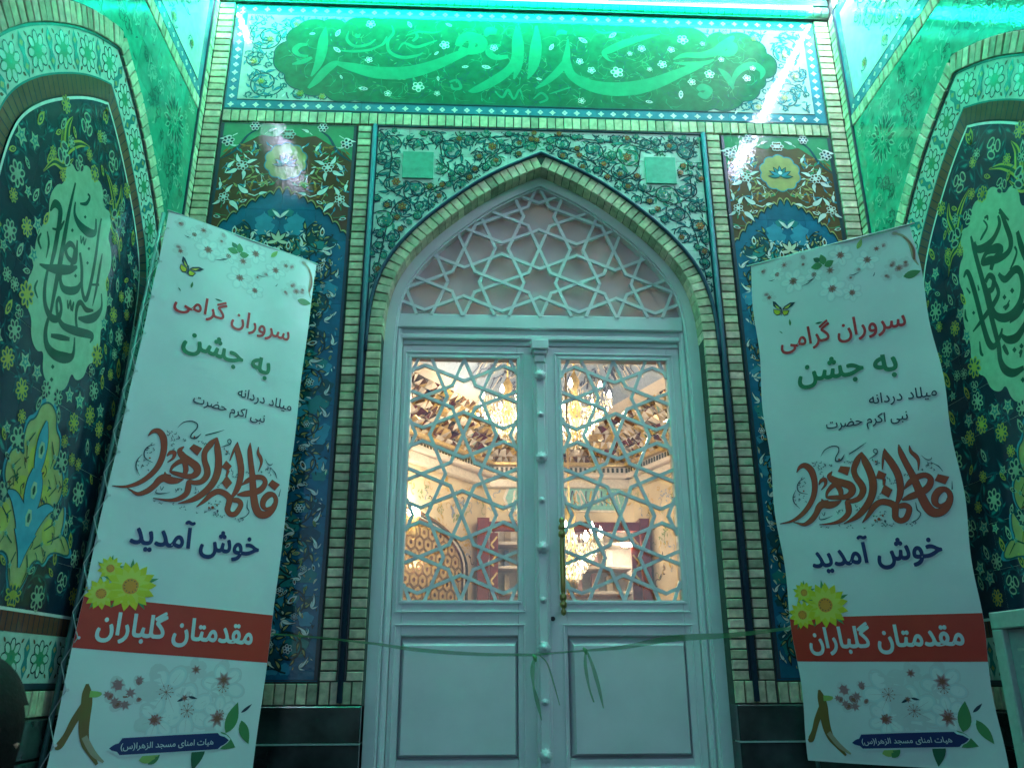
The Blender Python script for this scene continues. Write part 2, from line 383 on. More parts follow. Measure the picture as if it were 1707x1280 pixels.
# ------------------------------------------------------------------ rounded brick cornice and green strip
cn = thing('brick_cornice', 'rounded glazed brick cornice over the green frieze, under the light strip', 'cornice', (CX, 0, 3.13))
b = MB(); N = 7; W_ = .0405
for j in range(N):
    a0 = pi*j/(N); a1 = pi*(j+1)/N
    def P(a): return (-.012-.022*sin(a), .030*-cos(a))
    (y0, z0), (y1, z1) = P(a0), P(a1)
    b.face([(.0015, y0, z0), (W_-.0015, y0, z0), (W_-.0015, y1, z1), (.0015, y1, z1)], COR)
b.face([(0.0015, P(pi*j/N)[0], P(pi*j/N)[1]) for j in range(N+1)], COR); b.face([(W_-.0015, P(pi*j/N)[0], P(pi*j/N)[1]) for j in range(N+1)][::-1], COR)
me = b.mesh('cornice_brick'); n = int((XR-XL)/W_)
for i in range(n): link('cornice_brick', me, cn, Matrix.Translation((XL+.0+i*W_*(XR-XL)/(n*W_), 0, 3.166)))
b = MB(); b.box(XL, 3.13, -.02, XR, 3.2, .010, GROUT); obj('cornice_bed', b, cn, MF)
_b = BR[:]; BR[:] = [COR]*4; BRK.clear(); row(cn, MFY(-.030), XL, XR, 3.235, 3.33, d=.06); row(cn, MFY(-.030), XL, XR, 3.335, 3.43, d=.06); BR[:] = _b; BRK.clear()
b = MB(); b.box(XL, 3.198, -.02, XR, 3.232, .028, COR); obj('ledge', b, cn, MF)
def strip(label, p0, p1, led, r=.006, off=(0, 0, .012)):
    e = mat('led_%d' % len(MATS), (.8, .8, .8), var=0, emit=led)
    t = thing('light_strip', label, 'light strip', p0)
    b = MB(); b.tube([p0, p1], r, e, 8); obj('glowing_tube', b, t, smooth=True)
    b = MB(); o = Vector(off); b.tube([Vector(p0)+o, Vector(p1)+o], .008, mat('aluminium', (.5, .5, .5), rough=.4, metal=1), 4); obj('channel', b, t)
GZ = F(1150, 9, -.062)[1]
strip('green glowing light strip along the cornice above the frieze', (XL+.03, -.062, GZ), (1.655, -.062, GZ), GREEN_LED, off=(0, .004, .014))
strip('cool white light strip on the right side wall, starting at the corner', (XR-.035, -.06, 3.215), (XR-.035, -1.45, 3.215), WHITE_LED, off=(.014, 0, .006))
strip('cool white light strip on the left side wall, starting at the corner', (XL+.035, -.06, 3.215), (XL+.035, -.35, 3.215), (WHITE_LED[0], WHITE_LED[1]*.7), off=(-.014, 0, .006))
strip('cool white light strip on the left side wall, farther out from the door', (XL+.035, -1.05, 3.215), (XL+.035, -1.75, 3.215), (WHITE_LED[0], WHITE_LED[1]*.36), off=(-.014, 0, .006))
strip('green glowing light strip across the porch ceiling, out in front of the facade', (XL+.1, -.50, 3.66), (XR-.1, -.50, 3.66), (GREEN_LED[0], GREEN_LED[1]*1.8), off=(0, 0, .014))  # added lamp above the view; lifts the green on door and return walls
# ================================================================== frieze with large script
M1 = MFY(.004)
fr = thing('script_frieze', 'long green tile frieze with large Persian script above the door', 'tile frieze', (CX, 0, ZF0))
FX0, FX1 = -1.190, 1.674
tiles([(FX0, ZF0), (FX1, ZF0), (FX1, ZF1), (FX0, ZF1)], .155, -.004, G['border'], fr, M1)
b = MB(); bo = .056
b.poly([(FX0+bo, ZF0+bo), (FX1-bo, ZF0+bo), (FX1-bo, ZF1-bo), (FX0+bo, ZF1-bo)], -.0034, G['ground'])
fin = [(FX0+bo, ZF0+bo), (FX1-bo, ZF0+bo), (FX1-bo, ZF1-bo), (FX0+bo, ZF1-bo)]
b.stroke(fin, .006, -.003, G['line'], closed=True); fo = [(FX0+.004, ZF0+.004), (FX1-.004, ZF0+.004), (FX1-.004, ZF1-.004), (FX0+.004, ZF1-.004)]
b.stroke(fo, .008, -.003, G['line'], closed=True)
obj('inner_field', b, fr, M1)
# cartouche: traced lobes
cl = [(455, 92), (466, 80), (474, 70), (481, 58), (492, 50), (492, 40), (512, 34), (535, 31), (556, 40), (575, 38), (592, 31), (640, 29), (700, 27)]
top = [F(x, y) for x, y in cl]; cr_ = [(1293, 117), (1284, 105), (1276, 92), (1262, 84), (1253, 72), (1240, 66), (1222, 60), (1205, 58), (1190, 64), (1175, 58), (1160, 52), (1100, 48)]
topr = [F(x, y) for x, y in cr_][::-1]
bl_ = [(455, 92), (466, 103), (470, 115), (481, 120), (486, 132), (500, 145), (512, 155), (535, 154), (552, 150), (566, 155), (585, 164)]
br_ = [(1293, 117), (1280, 122), (1270, 132), (1262, 150), (1250, 160), (1235, 167), (1215, 178), (1200, 180), (1180, 183)]
bot = [F(x, y) for x, y in bl_][1:]; botr = [F(x, y) for x, y in br_][1:]
def lobed(keys, bulge=.26, k=7):
    out = []
    for a_, c_ in zip(keys, keys[1:]):
        dx, dy = c_[0]-a_[0], c_[1]-a_[1]
        for j in range(k): t = j/k; h_ = bulge*sin(pi*t)**.7; out.append((a_[0]+dx*t-dy*h_, a_[1]+dy*t+dx*h_))
    return out+[keys[-1]]
kl = [F(*q) for q in ((700, 26), (620, 31), (575, 38), (540, 34), (495, 44), (478, 68), (457, 92), (474, 122), (497, 148), (540, 155), (590, 166), (700, 172))]
kr = [F(*q) for q in ((1100, 184), (1190, 180), (1240, 168), (1268, 148), (1276, 130), (1295, 114), (1278, 88), (1258, 66), (1215, 56), (1180, 62), (1120, 46), (1000, 38))]
cart = [(x, min(max(y, ZF0+bo+.003+.0004*(i % 2)), ZF1-bo+.012)) for i, (x, y) in enumerate(lobed(kl, -.20)+lobed(kr, -.20))]
b = MB(); b.poly(cart, -.0026, G['fgreen']); b.stroke(resample(cart+[cart[0]], .012), .006, -.0022, G['dteal']); obj('green_cartouche', b, fr, M1)
b = MB()
ok = lambda x, y: FX0+bo+.008 < x < FX1-bo-.008 and ZF0+bo+.008 < y < ZF1-bo-.008 and not inside(cart, x, y)
fl = rosette('tiny_flower', 6, G['yellow'], G['green'], G['brown'])
for side in (-1, 1):
    for (dx, z, R, a, dr) in ((.14, 2.66, .085, 0, 1), (.13, 2.93, .09, 2, -1), (.27, 3.02, .06, 1, 1), (.30, 2.60, .05, 3, -1), (.24, 2.80, .055, 4, 1), (.42, 3.05, .04, 2, -1), (.42, 2.585, .03, 0, 1), (.05+.03, 2.79, .045, 1, -1)):
        x = (FX0+bo+dx-.02) if side < 0 else (FX1-bo-dx+.02)
        e = spiral(b, (x, z), R*1.08, a, dr*side, 1.55, .0062, -.0026, G['dteal'], G['teal'], ok, .62, G['lblue'], 1.4)
        if ok(*e): put('flower', fl, fr, M1, e[0], e[1], .016)
pk_ = []
for _ in range(1500):
    x, y, r = random.uniform(FX0, FX1), random.uniform(ZF0+.06, ZF1-.06), random.uniform(.018, .045)
    if ok(x, y) and (x < -.5 or x > 1.0) and all(hypot(x-q[0], y-q[1]) > (r+q[2])*.9 for q in pk_):
        pk_.append((x, y, r)); spiral(b, (x, y), r, random.uniform(0, 6), random.choice((-1, 1)), 1.2, .0045, -.0024, G['dteal'], G['teal'], ok, .7, G['lblue'], 1.3)
for _ in range(150):
    x, y = random.uniform(FX0, FX1), random.uniform(ZF0, ZF1)
    if ok(x, y) and (x < -.6 or x > 1.1): b.poly(leafpts((x, y), random.uniform(0, 6.28), .026, .010), -.0029, G['teal'] if random.random() < .6 else G['white'])
obj('scrollwork', b, fr, M1, 'stuff')
f1 = rosette('border_flower', 4, G['white'], G['white'], G['line']); f2 = star('border_diamond', 4, G['white'], G['cream'], r2=.55)
k = 0; x = FX0+.03
while x < FX1-.02:
    for z in (ZF0+.028, ZF1-.028): put('flower' if k % 2 else 'diamond', f1 if k % 2 else f2, fr, M1 @ Matrix.Translation((0, 0, -.004)), x, z, .0125 if k % 2 else .016)
    x += .058; k += 1
z = ZF0+.075
while z < ZF1-.05:
    for x in (FX0+.03, FX1-.03): put('flower' if k % 2 else 'diamond', f1 if k % 2 else f2, fr, M1 @ Matrix.Translation((0, 0, -.004)), x, z, .0125 if k % 2 else .016)
    z += .045; k += 1
# script strokes, traced
def c2(p): return (360+p[0]/3.161, p[1]/3.161)
def c3(p): return (860+p[0]/3.048, p[1]/3.048)
PXM = 1/352.0
sA = [[(480, 232, 12), (440, 236, 24), (415, 262, 28), (440, 288, 16), (485, 292, 12)], [(505, 300, 14), (455, 322, 26), (400, 335, 8)],
 [(578, 138, 4), (566, 200, 40), (556, 270, 46), (535, 340, 34), (500, 400, 8)], [(485, 462, 12), (530, 420, 34), (575, 370, 40), (620, 335, 34), (650, 325, 14)],
 [(620, 325, 14), (720, 352, 46), (850, 380, 64), (1000, 380, 66), (1140, 345, 56), (1270, 290, 44), (1330, 265, 34)],
 [(1275, 240, 30), (1300, 200, 44), (1345, 188, 50), (1400, 215, 48), (1395, 255, 40), (1330, 268, 36), (1282, 250, 26)], [(1335, 190, 20), (1350, 230, 30), (1335, 262, 20)],
 [(1582, 134, 6), (1588, 210, 46), (1586, 300, 50), (1550, 360, 42), (1470, 420, 46), (1370, 470, 34), (1330, 478, 6)], [(1500, 235, 10), (1455, 245, 34), (1440, 275, 34), (1475, 300, 30), (1540, 295, 20)], [(1420, 190, 10), (1440, 160, 44), (1480, 165, 30)],
 [(1692, 132, 6), (1688, 220, 44), (1672, 310, 40), (1648, 400, 8)],
 [(700, 160, 3), (690, 205, 13), (730, 240, 16), (800, 232, 14), (840, 205, 6)], [(735, 175, 10), (745, 190, 18), (760, 175, 6)], [(640, 262, 5), (720, 268, 14), (800, 262, 14), (860, 240, 10), (884, 225, 14), (900, 190, 6)],
 [(925, 130, 4), (935, 170, 12), (905, 215, 14), (915, 270, 16), (980, 300, 18), (1060, 290, 14), (1090, 275, 4)], [(960, 260, 4), (990, 225, 12), (1050, 245, 16), (1110, 230, 14), (1165, 210, 6)], [(1045, 160, 4), (1060, 190, 14), (1035, 215, 12)], [(1000, 185, 3), (1070, 165, 12), (1140, 170, 10), (1190, 160, 3)],
 [(1240, 440, 8), (1250, 465, 14), (1290, 460, 14), (1270, 420, 12), (1230, 430, 10)], [(1470, 480, 5), (1510, 510, 12), (1540, 470, 12), (1570, 520, 10), (1600, 470, 10), (1620, 525, 5)]]
sB = [[(100, 128, 5), (106, 210, 40), (102, 290, 44), (85, 350, 34), (60, 400, 6)], [(15, 128, 5), (18, 230, 40), (12, 330, 36), (-10, 400, 8)],
 [(265, 195, 5), (262, 260, 26), (258, 310, 38), (285, 380, 44), (370, 428, 60), (480, 450, 72), (600, 445, 74), (720, 415, 62), (830, 370, 48), (930, 330, 34), (960, 315, 8)], [(100, 448, 8), (160, 410, 28), (220, 355, 36), (262, 300, 30)],
 [(735, 172, 4), (660, 185, 26), (560, 215, 38), (480, 250, 36), (450, 268, 26), (470, 300, 12), (500, 310, 4)], [(205, 180, 6), (225, 160, 26), (260, 165, 20)],
 [(800, 300, 6), (860, 278, 26), (940, 278, 34), (1010, 262, 44), (1060, 225, 44), (1100, 190, 26), (1110, 180, 6)], [(1060, 225, 20), (1100, 230, 50), (1090, 265, 40), (1030, 275, 20)], [(800, 316, 5), (880, 322, 24), (960, 318, 24), (1010, 300, 8)],
 [(1030, 345, 5), (1062, 372, 30), (1090, 410, 32), (1106, 450, 8)], [(1102, 448, 6), (1112, 390, 22), (1150, 345, 36), (1210, 330, 40), (1255, 360, 30), (1245, 400, 6)], [(925, 455, 20), (950, 440, 36), (985, 455, 30), (960, 485, 34), (930, 470, 20)],
 [(400, 145, 4), (440, 165, 12), (500, 160, 10), (560, 165, 4)], [(90, 500, 5), (130, 470, 12), (160, 500, 12), (120, 520, 10)], [(170, 475, 4), (220, 460, 10), (280, 440, 4)]]
b = MB()
for L, f in ((sA, c2), (sB, c3)):
    for s in L:
        pts = []
        for x, y, w in s: X, Z = F(*f((x, y))); pts.append((X, Z, w/3.1*PXM*1.2))
        brush(b, pts, -.0018, G['lgreen'])
obj('script', b, fr, M1)
b = MB(); fs = rosette('frieze_blossom', 5, G['white'], G['lgreen'], G['white']); fb = petalbud('frieze_bud', G['white'], G['teal'], G['white']); 
for (x, y, s) in ((640, 175, 1.5), (640, 262, 1.5), (815, 125, 1.4), (1022, 130, 1.3), (805, 313, 1.1), (1205, 235, 1.5), (1310, 350, 1.1), (1420, 350, 1.5), (1065, 455, 1.8), (780, 465, 1.5), (905, 490, 1.1), (1170, 410, .9), (660, 405, .8), (1230, 130, 1.1), (1465, 250, 1.2), (1160, 280, .9), (1165, 490, .9), (510, 175, .9)):
    X, Z = F(*c2((x, y))); put('flower', fs if int(x) % 2 else fb, fr, M1 @ Matrix.Translation((0, 0, -.0016)), X, Z, .0165*s, random.uniform(0, 6))
for (x, y, s) in ((180, 240, 1.4), (345, 205, 1.7), (325, 310, 1.1), (495, 175, 1.6), (385, 355, 1.2), (515, 365, 1.9), (640, 245, 1.2), (790, 250, 1.1), (848, 200, 1.7), (745, 325, 1.4), (985, 375, 1.5), (895, 415, 1.2), (1175, 395, 1.2), (840, 475, 1.6), (675, 515, 1.2), (335, 510, 1.1), (1045, 300, .9), (120, 400, .9), (1205, 345, .9), (580, 270, .8), (680, 350, .8), (950, 220, .8)):
    X, Z = F(*c3((x, y))); put('flower', fs if int(x) % 3 else fb, fr, M1 @ Matrix.Translation((0, 0, -.0016)), X, Z, .0165*s, random.uniform(0, 6))
for _ in range(420):
    x = random.uniform(-.95, 1.4); z = random.uniform(ZF0+.07, ZF1-.07); a = random.uniform(0, 6.28)
    if not inside(cart, x, z): continue
    pts = [(x+cos(a+.5*t)*.022*t, z+sin(a+.5*t)*.022*t) for t in range(5)]
    if all(inside(cart, *p) for p in pts): b.stroke(pts, [.003, .0028, .0024, .002, .001], -.0024, random.choice([G['dteal'], G['green'], G['lgreen'], G['dteal']])); b.poly(leafpts(pts[2], a+1.2, .020, .007), -.0023, random.choice([G['green'], G['lgreen'], G['dteal']]))
obj('vines', b, fr, M1, 'stuff')
# ================================================================== spandrel over the arch
sp = thing('spandrel_tile_panel', 'pale tile panel of dark scrolls filling the corners above the brick arch', 'tile panel', (CX, 0, 1.5))
out = arch(cx=CX, d=-.011); SX0, SX1, SZ = CX-.768, CX+.764, 2.428
for side in (-1, 1):
    hp = [p for p in out if (p[0]-CX)*side >= -1e-6 and p[1] > 1.5]; hp = hp if side > 0 else hp[::-1]
    ex = SX0 if side < 0 else SX1
    tiles([(CX, SZ), (ex, SZ), (ex, 1.5)]+hp[::-1], .15, -.004, G['ground'], sp, M1)
b = MB(); sl = rosette('spandrel_flower', 6, G['brown'], G['orange'], G['yellow']); sg = rosette('spandrel_green_flower', 7, G['teal'], G['green'], G['yellow'])
def archz(x): 
    d = abs(x-CX)
    for (a, za), (c, zc) in zip(HS, HS[1:]):
        if a <= d <= c: return za+(zc-za)*(d-a)/(c-a+1e-9)
    return 1.35
SQ = [(-.277, 2.222), (.846, 2.224)]
def oks(x, y): return SX0+.01 < x < SX1-.012 and y < SZ-.012 and y > archz(x)+.024+.012*abs(x-CX) and all(max(abs(x-q[0]), abs(y-q[1])) > .078 for q in SQ)
rng = random.Random(5); cir = []
for q in ((-.39, 2.13, .075), (-.13, 2.30, .075), (-.28, 2.09, .06), (.05, 2.33, .06), (-.42, 1.93, .05), (-.40, 2.33, .06), (.18, 2.36, .045), (-.435, 1.80, .03), (-.20, 2.37, .04), (-.33, 2.0, .05), (-.08, 2.21, .045)): cir += [q, (2*CX-q[0], q[1], q[2])]
for _ in range(4000):
    x, y, r = rng.uniform(SX0, SX1), rng.uniform(1.6, SZ), rng.uniform(.013, .05)
    if oks(x, y) and all(hypot(x-c[0], y-c[1]) > (r+c[2])*.80 for c in cir): cir.append((x, y, r))
for i, (x, y, r) in enumerate(cir):
    e = spiral(b, (x, y), r*1.12, rng.uniform(0, 6), 1 if x > CX else -1, 1.45, .0055, -.0030, G['line'], G['dteal'] if rng.random() < .75 else G['green'], oks, .72, G['teal'], 1.5)
    if oks(*e): put('flower', sl if i % 3 == 0 else sg, sp, M1, e[0], e[1], .014 if r < .05 else .021, rng.uniform(0, 6))
for _ in range(900):
    x, y = rng.uniform(SX0, SX1), rng.uniform(1.55, SZ); L = rng.uniform(.016, .036)
    lp = leafpts((x, y), rng.uniform(0, 6.28), L, L*.34)
    if all(oks(*p) for p in lp): b.poly(lp, -.0034, rng.choice([G['dteal'], G['line'], G['teal'], G['green']]))
for (pts) in ([(-.44, 1.66), (-.42, 1.80), (-.40, 1.92), (-.36, 2.02), (-.20, 2.10), (-.02, 2.20), (.10, 2.30), (.28, 2.36)], [(-.45, 2.40), (-.40, 2.28), (-.40, 2.10), (-.30, 2.04)], [(-.46, 2.38), (-.3, 2.33), (-.14, 2.36), (.02, 2.38), (.2, 2.40), (.28, 2.38)], [(-.18, 2.34), (-.15, 2.22), (-.05, 2.16)]):
    for mm in (1, -1):
        q = [((p[0] if mm > 0 else 2*CX-p[0]), p[1]) for p in smooth(pts, 6)]; q = [p for p in q if oks(*p)]
        if len(q) > 2: b.stroke(q, .006, -.0027, G['line'])
obj('scrollwork', b, sp, M1, 'stuff')
for x, y in SQ: b = MB(); b.box(x-.071, y-.071, -.004, x+.071, y+.071, .003, mat('plain_green_plate', (.10, .38, .27), rough=.35, coat=.4, var=.12), .001); obj('square_plate', b, sp, M1)
b = MB(); b.box(SX0-.004, SZ, -.01, SX1+.004, SZ+.007, .002, TRIM); obj('top_trim', b, sp, M1)
# ================================================================== tall side panels
lilyA = MB()
def tallpanel(x0, x1, lab):
    t = thing('tall_tile_panel', lab, 'tile panel', ((x0+x1)/2, 0, -.0), 'tall flowered tile panels beside the door')
    z0, z1 = -.005, 2.432; cx = (x0+x1)/2; hw = (x1-x0)/2
    tiles([(x0, z0), (x1, z0), (x1, z1), (x0, z1)], .155, -.004, G['blue'], t, M1)
    b = MB(); b.stroke([(x0+.006, z0+.006), (x1-.006, z0+.006), (x1-.006, z1-.006), (x0+.006, z1-.006)], .014, -.0022, TRIM, closed=True); obj('trim', b, t, M1)
    # brown field above a lobed blue arch
    zp = 2.06; lob = []
    for i in range(8):
        u0 = i/8; u1 = (i+1)/8
        for j in range(6):
            s = (i+j/6)/8; base = zp-.235*s**1.7; lob.append((hw*s, base+.022*abs(sin(pi*(j/6)))*(1 if i else 1.6)))
    lob.append((hw, zp-.235)); full = [(cx-x, z) for x, z in lob[::-1]]+[(cx+x, z) for x, z in lob[1:]]
    b = MB(); b.poly(full+[(x1, z1), (x0, z1)], -.0034, G['brown']); b.stroke(full, .007, -.0028, G['ochre']); b.stroke([(x, z-.009) for x, z in full], .006, -.0026, G['line']); obj('brown_field', b, t, M1)
    b = MB()
    for sd in (-1, 1):
        b.poly([(cx, z1), (cx+sd*hw, z1), (cx+sd*hw, z1-.21), (cx+sd*hw*.85, z1-.15), (cx+sd*hw*.62, z1-.11), (cx+sd*hw*.4, z1-.065), (cx+sd*hw*.2, z1-.075), (cx, z1-.05)], -.0030, G['green'])
        brush(b, [(cx+sd*hw*.95, z1-.2, .004), (cx+sd*hw*.75, z1-.15, .012), (cx+sd*hw*.6, z1-.07, .010), (cx+sd*hw*.45, z1-.035, .004)], -.0024, G['scroll'])
    obj('green_corners', b, t, M1)
    b = MB(); mc = (cx, z1-.205); lobes = [(mc[0]+(.088+.010*abs(sin(5*a)))*cos(a), mc[1]+(.090+.010*abs(sin(5*a)))*sin(a)) for a in (2*pi*i/60 for i in range(60))]
    b.poly(lobes, -.0026, G['ochre']); b.stroke(lobes, .005, -.0022, G['lblue'], closed=True)
    for i in range(7):
        a = pi/2+(i-3)*.52; b.poly(leafpts((mc[0], mc[1]-.02), a, .062, .026, 0), -.0018+.00005*i, G['line']); b.poly(leafpts((mc[0]+.004*cos(a), mc[1]-.02+.004*sin(a)), a, .05, .017, 0), -.0013+.00005*i, G['lblue'] if i % 2 else G['teal'])
    b.disc((mc[0], mc[1]), .010, -.0008, G['white'], 8); obj('ochre_medallion', b, t, M1)
    wf = rosette('white_flower', 6, G['white'], G['brown'], G['white']); wf2 = rosette('white_flower_blue', 6, G['white'], G['line'], G['lblue']); bd = petalbud('white_bud', G['white'], G['line'], G['orange']); yb = petalbud('yellow_bud', G['ochre'], G['green'], G['orange'])
    b = MB(); rg0 = random.Random(21)
    for sd in (-1, 1):
        for (dx, dz, s, me) in ((.62, .235, .024, wf), (.83, .40, .021, wf), (.02, .06, .024, wf), (.87, .105, .026, wf2), (.5, .02, .022, wf2), (.45, .16, .016, yb), (.30, .335, .018, yb), (.9, .5, .016, bd), (.55, .42, .015, bd)):
            put('flower', me, t, M1, cx+sd*dx*hw, z1-dz, s*1.12, sd*dx*2)
        for (dx, dz, a, L) in ((.62, .235, 2.4, .06), (.62, .235, -.7, .07), (.62, .235, .9, .06), (.62, .235, -1.9, .06), (.83, .40, 1.8, .06), (.83, .40, -2.6, .08), (.83, .40, -.9, .05), (.40, .39, .4, .08), (.40, .39, 2.6, .05), (.75, .06, -.6, .07), (.35, .06, 2.4, .05), (.86, .27, 1.9, .06), (.93, .3, -1.9, .05), (.5, .10, -2.2, .05)):
            aa = a if sd > 0 else pi-a; p = (cx+sd*dx*hw, z1-dz); q = (p[0]+cos(aa)*L*.4, p[1]+sin(aa)*L*.4)
            L *= 1.0; b.stroke([p, q], .0040, -.0024, G['white']); b.poly(leafpts((q[0]-.003*cos(aa), q[1]-.003*sin(aa)), aa, L*.92, L*.46, .35*sd), -.0023, G['line']); b.poly(leafpts(q, aa, L*.8, L*.32, .35*sd), -.0021, G['white']); b.poly(leafpts(q, aa+.75*sd, L*.45, L*.16, -.3*sd), -.0020, G['white'])
    for _ in range(210):
        dx = rg0.uniform(.04, .95); dz = rg0.uniform(.12, .60); L = rg0.uniform(.018, .034); an = rg0.uniform(0, 6.28); cc_ = rg0.choice([G['white'], G['ochre'], G['lblue'], G['green'], G['orange']])
        for sd in (-1, 1):
            x, y = cx+sd*dx*hw, z1-dz; aa = an if sd > 0 else pi-an
            if hypot(x-cx, y-mc[1]) > .11 and y > zp-.235*dx**1.7+.045 and abs(x-cx) < hw-.03: b.poly(leafpts((x, y), aa, L, L*.4, .3*sd), -.0025, cc_); b.stroke([(x, y), (x-L*.8*cos(aa), y-L*.8*sin(aa))], .0022, -.0026, cc_)
    # blue field: mirrored white split-leaf scrolls
    rg = random.Random(11)
    okp = lambda x, y: x0+.016 < x < x1-.016 and z0+.016 < y < zp-.05-.235*(abs(x-cx)/hw)**1.7
    for _ in range(190):
        dx = rg.uniform(.02, .95); y = rg.uniform(.02, zp-.08); r = rg.uniform(.016, .045); c_ = rg.choice([G['lblue'], G['scroll'], G['teal'], G['dteal'], G['lblue']])
        for sd in (-1, 1):
            x = cx+sd*dx*hw
            if all(okp(x+r*a_, y+r*b__) for a_, b__ in ((1, 0), (-1, 0), (0, 1), (0, -1))):
                b.poly([(x+r*(1+.14*sin(5*t_))*cos(t_), y+r*.9*(1+.14*sin(5*t_))*sin(t_)) for t_ in (2*pi*i/18 for i in range(18))], -.0036+.0000015*_, c_)
    for sd in (-1, 1):
        z = zp-.20; k = 0
        while z > .1:
            for (dx, R) in ((.62, .085), (.16, .06)):
                c = (cx+sd*dx*hw, z-(.07 if dx < .5 else 0)); 
                spiral(b, c, R, (pi/2 if k % 2 else -pi/2), sd*(1 if k % 2 else -1), 1.5, .0062, -.0030, G['line'], G['line'], okp, .6, G['ochre'], 1.1)
                for q in range(4):
                    a = q*1.6+k; p = (c[0]+R*cos(a)*.95, c[1]+R*sin(a)*.95); L = rg.uniform(.034, .058); an = a+sd*1.3
                    L *= .9; lp = leafpts(p, an, L, L*.26, .6*sd, 7); l2 = leafpts(p, an+1.0*sd, L*.55, L*.16, -.5*sd); l3 = leafpts(p, an-1.1*sd, L*.5, L*.15, .5*sd); b.poly(l3, -.00195, G['white']) if all(okp(*v) for v in l3) else None
                    if all(okp(*v) for v in lp+l2):
                        cxl = sum(v[0] for v in lp)/len(lp); cyl = sum(v[1] for v in lp)/len(lp)
                        b.stroke(lp+[lp[0]], .005, -.0026, G['line']); b.stroke(l2+[l2[0]], .004, -.0026, G['line']); b.poly(lp, -.0022, G['white']); b.poly(l2, -.0020, G['white'])
                if okp(c[0], c[1]): put('flower', (bd, wf2, yb)[k % 3], t, M1, c[0], c[1], .018 if k % 3 else .024, sd*.6*k)
            z -= .175; k += 1
        for _ in range(70):
            x = cx+sd*rg.uniform(.05, .93)*hw; y = rg.uniform(.03, zp-.3)
            if okp(x, y) and okp(x+.02, y) and okp(x-.02, y): put('flower', (bd, yb, bd, wf2)[_ % 4], t, M1 @ Matrix.Translation((0, 0, .0006)), x, y, rg.uniform(.010, .017), rg.uniform(-1, 1))
    for _ in range(520):
        dx = rg.uniform(.03, .94); y = rg.uniform(.03, zp-.1); L = rg.uniform(.010, .024); an = rg.uniform(0, 6.28); c_ = rg.choice([G['white'], G['ochre'], G['line'], G['line'], G['lblue'], G['cream']])
        for sd in (-1, 1):
            lp = leafpts((cx+sd*dx*hw, y), an if sd > 0 else pi-an, L, L*.42, .4*sd, 4)
            if all(okp(*v) for v in lp): b.poly(lp, -.00285, c_)
    c = (cx, zp-.245)
    for a in (pi/2, .9, pi-.9, -.2, pi+.2): b.poly(leafpts(c, a, .06, .030, 0), -.0016, G['line']); b.poly(leafpts(c, a, .052, .020, 0), -.0012, G['cream'])
    b.poly(leafpts((cx, zp-.13), 2.1, .055, .018, .2), -.0018, G['white']); b.poly(leafpts((cx, zp-.13), pi-2.1, .055, .018, -.2), -.0018, G['white'])
    obj('scrollwork', b, t, M1, 'stuff')
    row(t, MF, x0-.004, x1+.004, -.085, -.010)
tallpanel(-1.187, -.568, 'tall tile panel in brown and blue, left of the door behind the left banner')
tallpanel(1.148, 1.672, 'tall tile panel in brown and blue, right of the door behind the right banner')
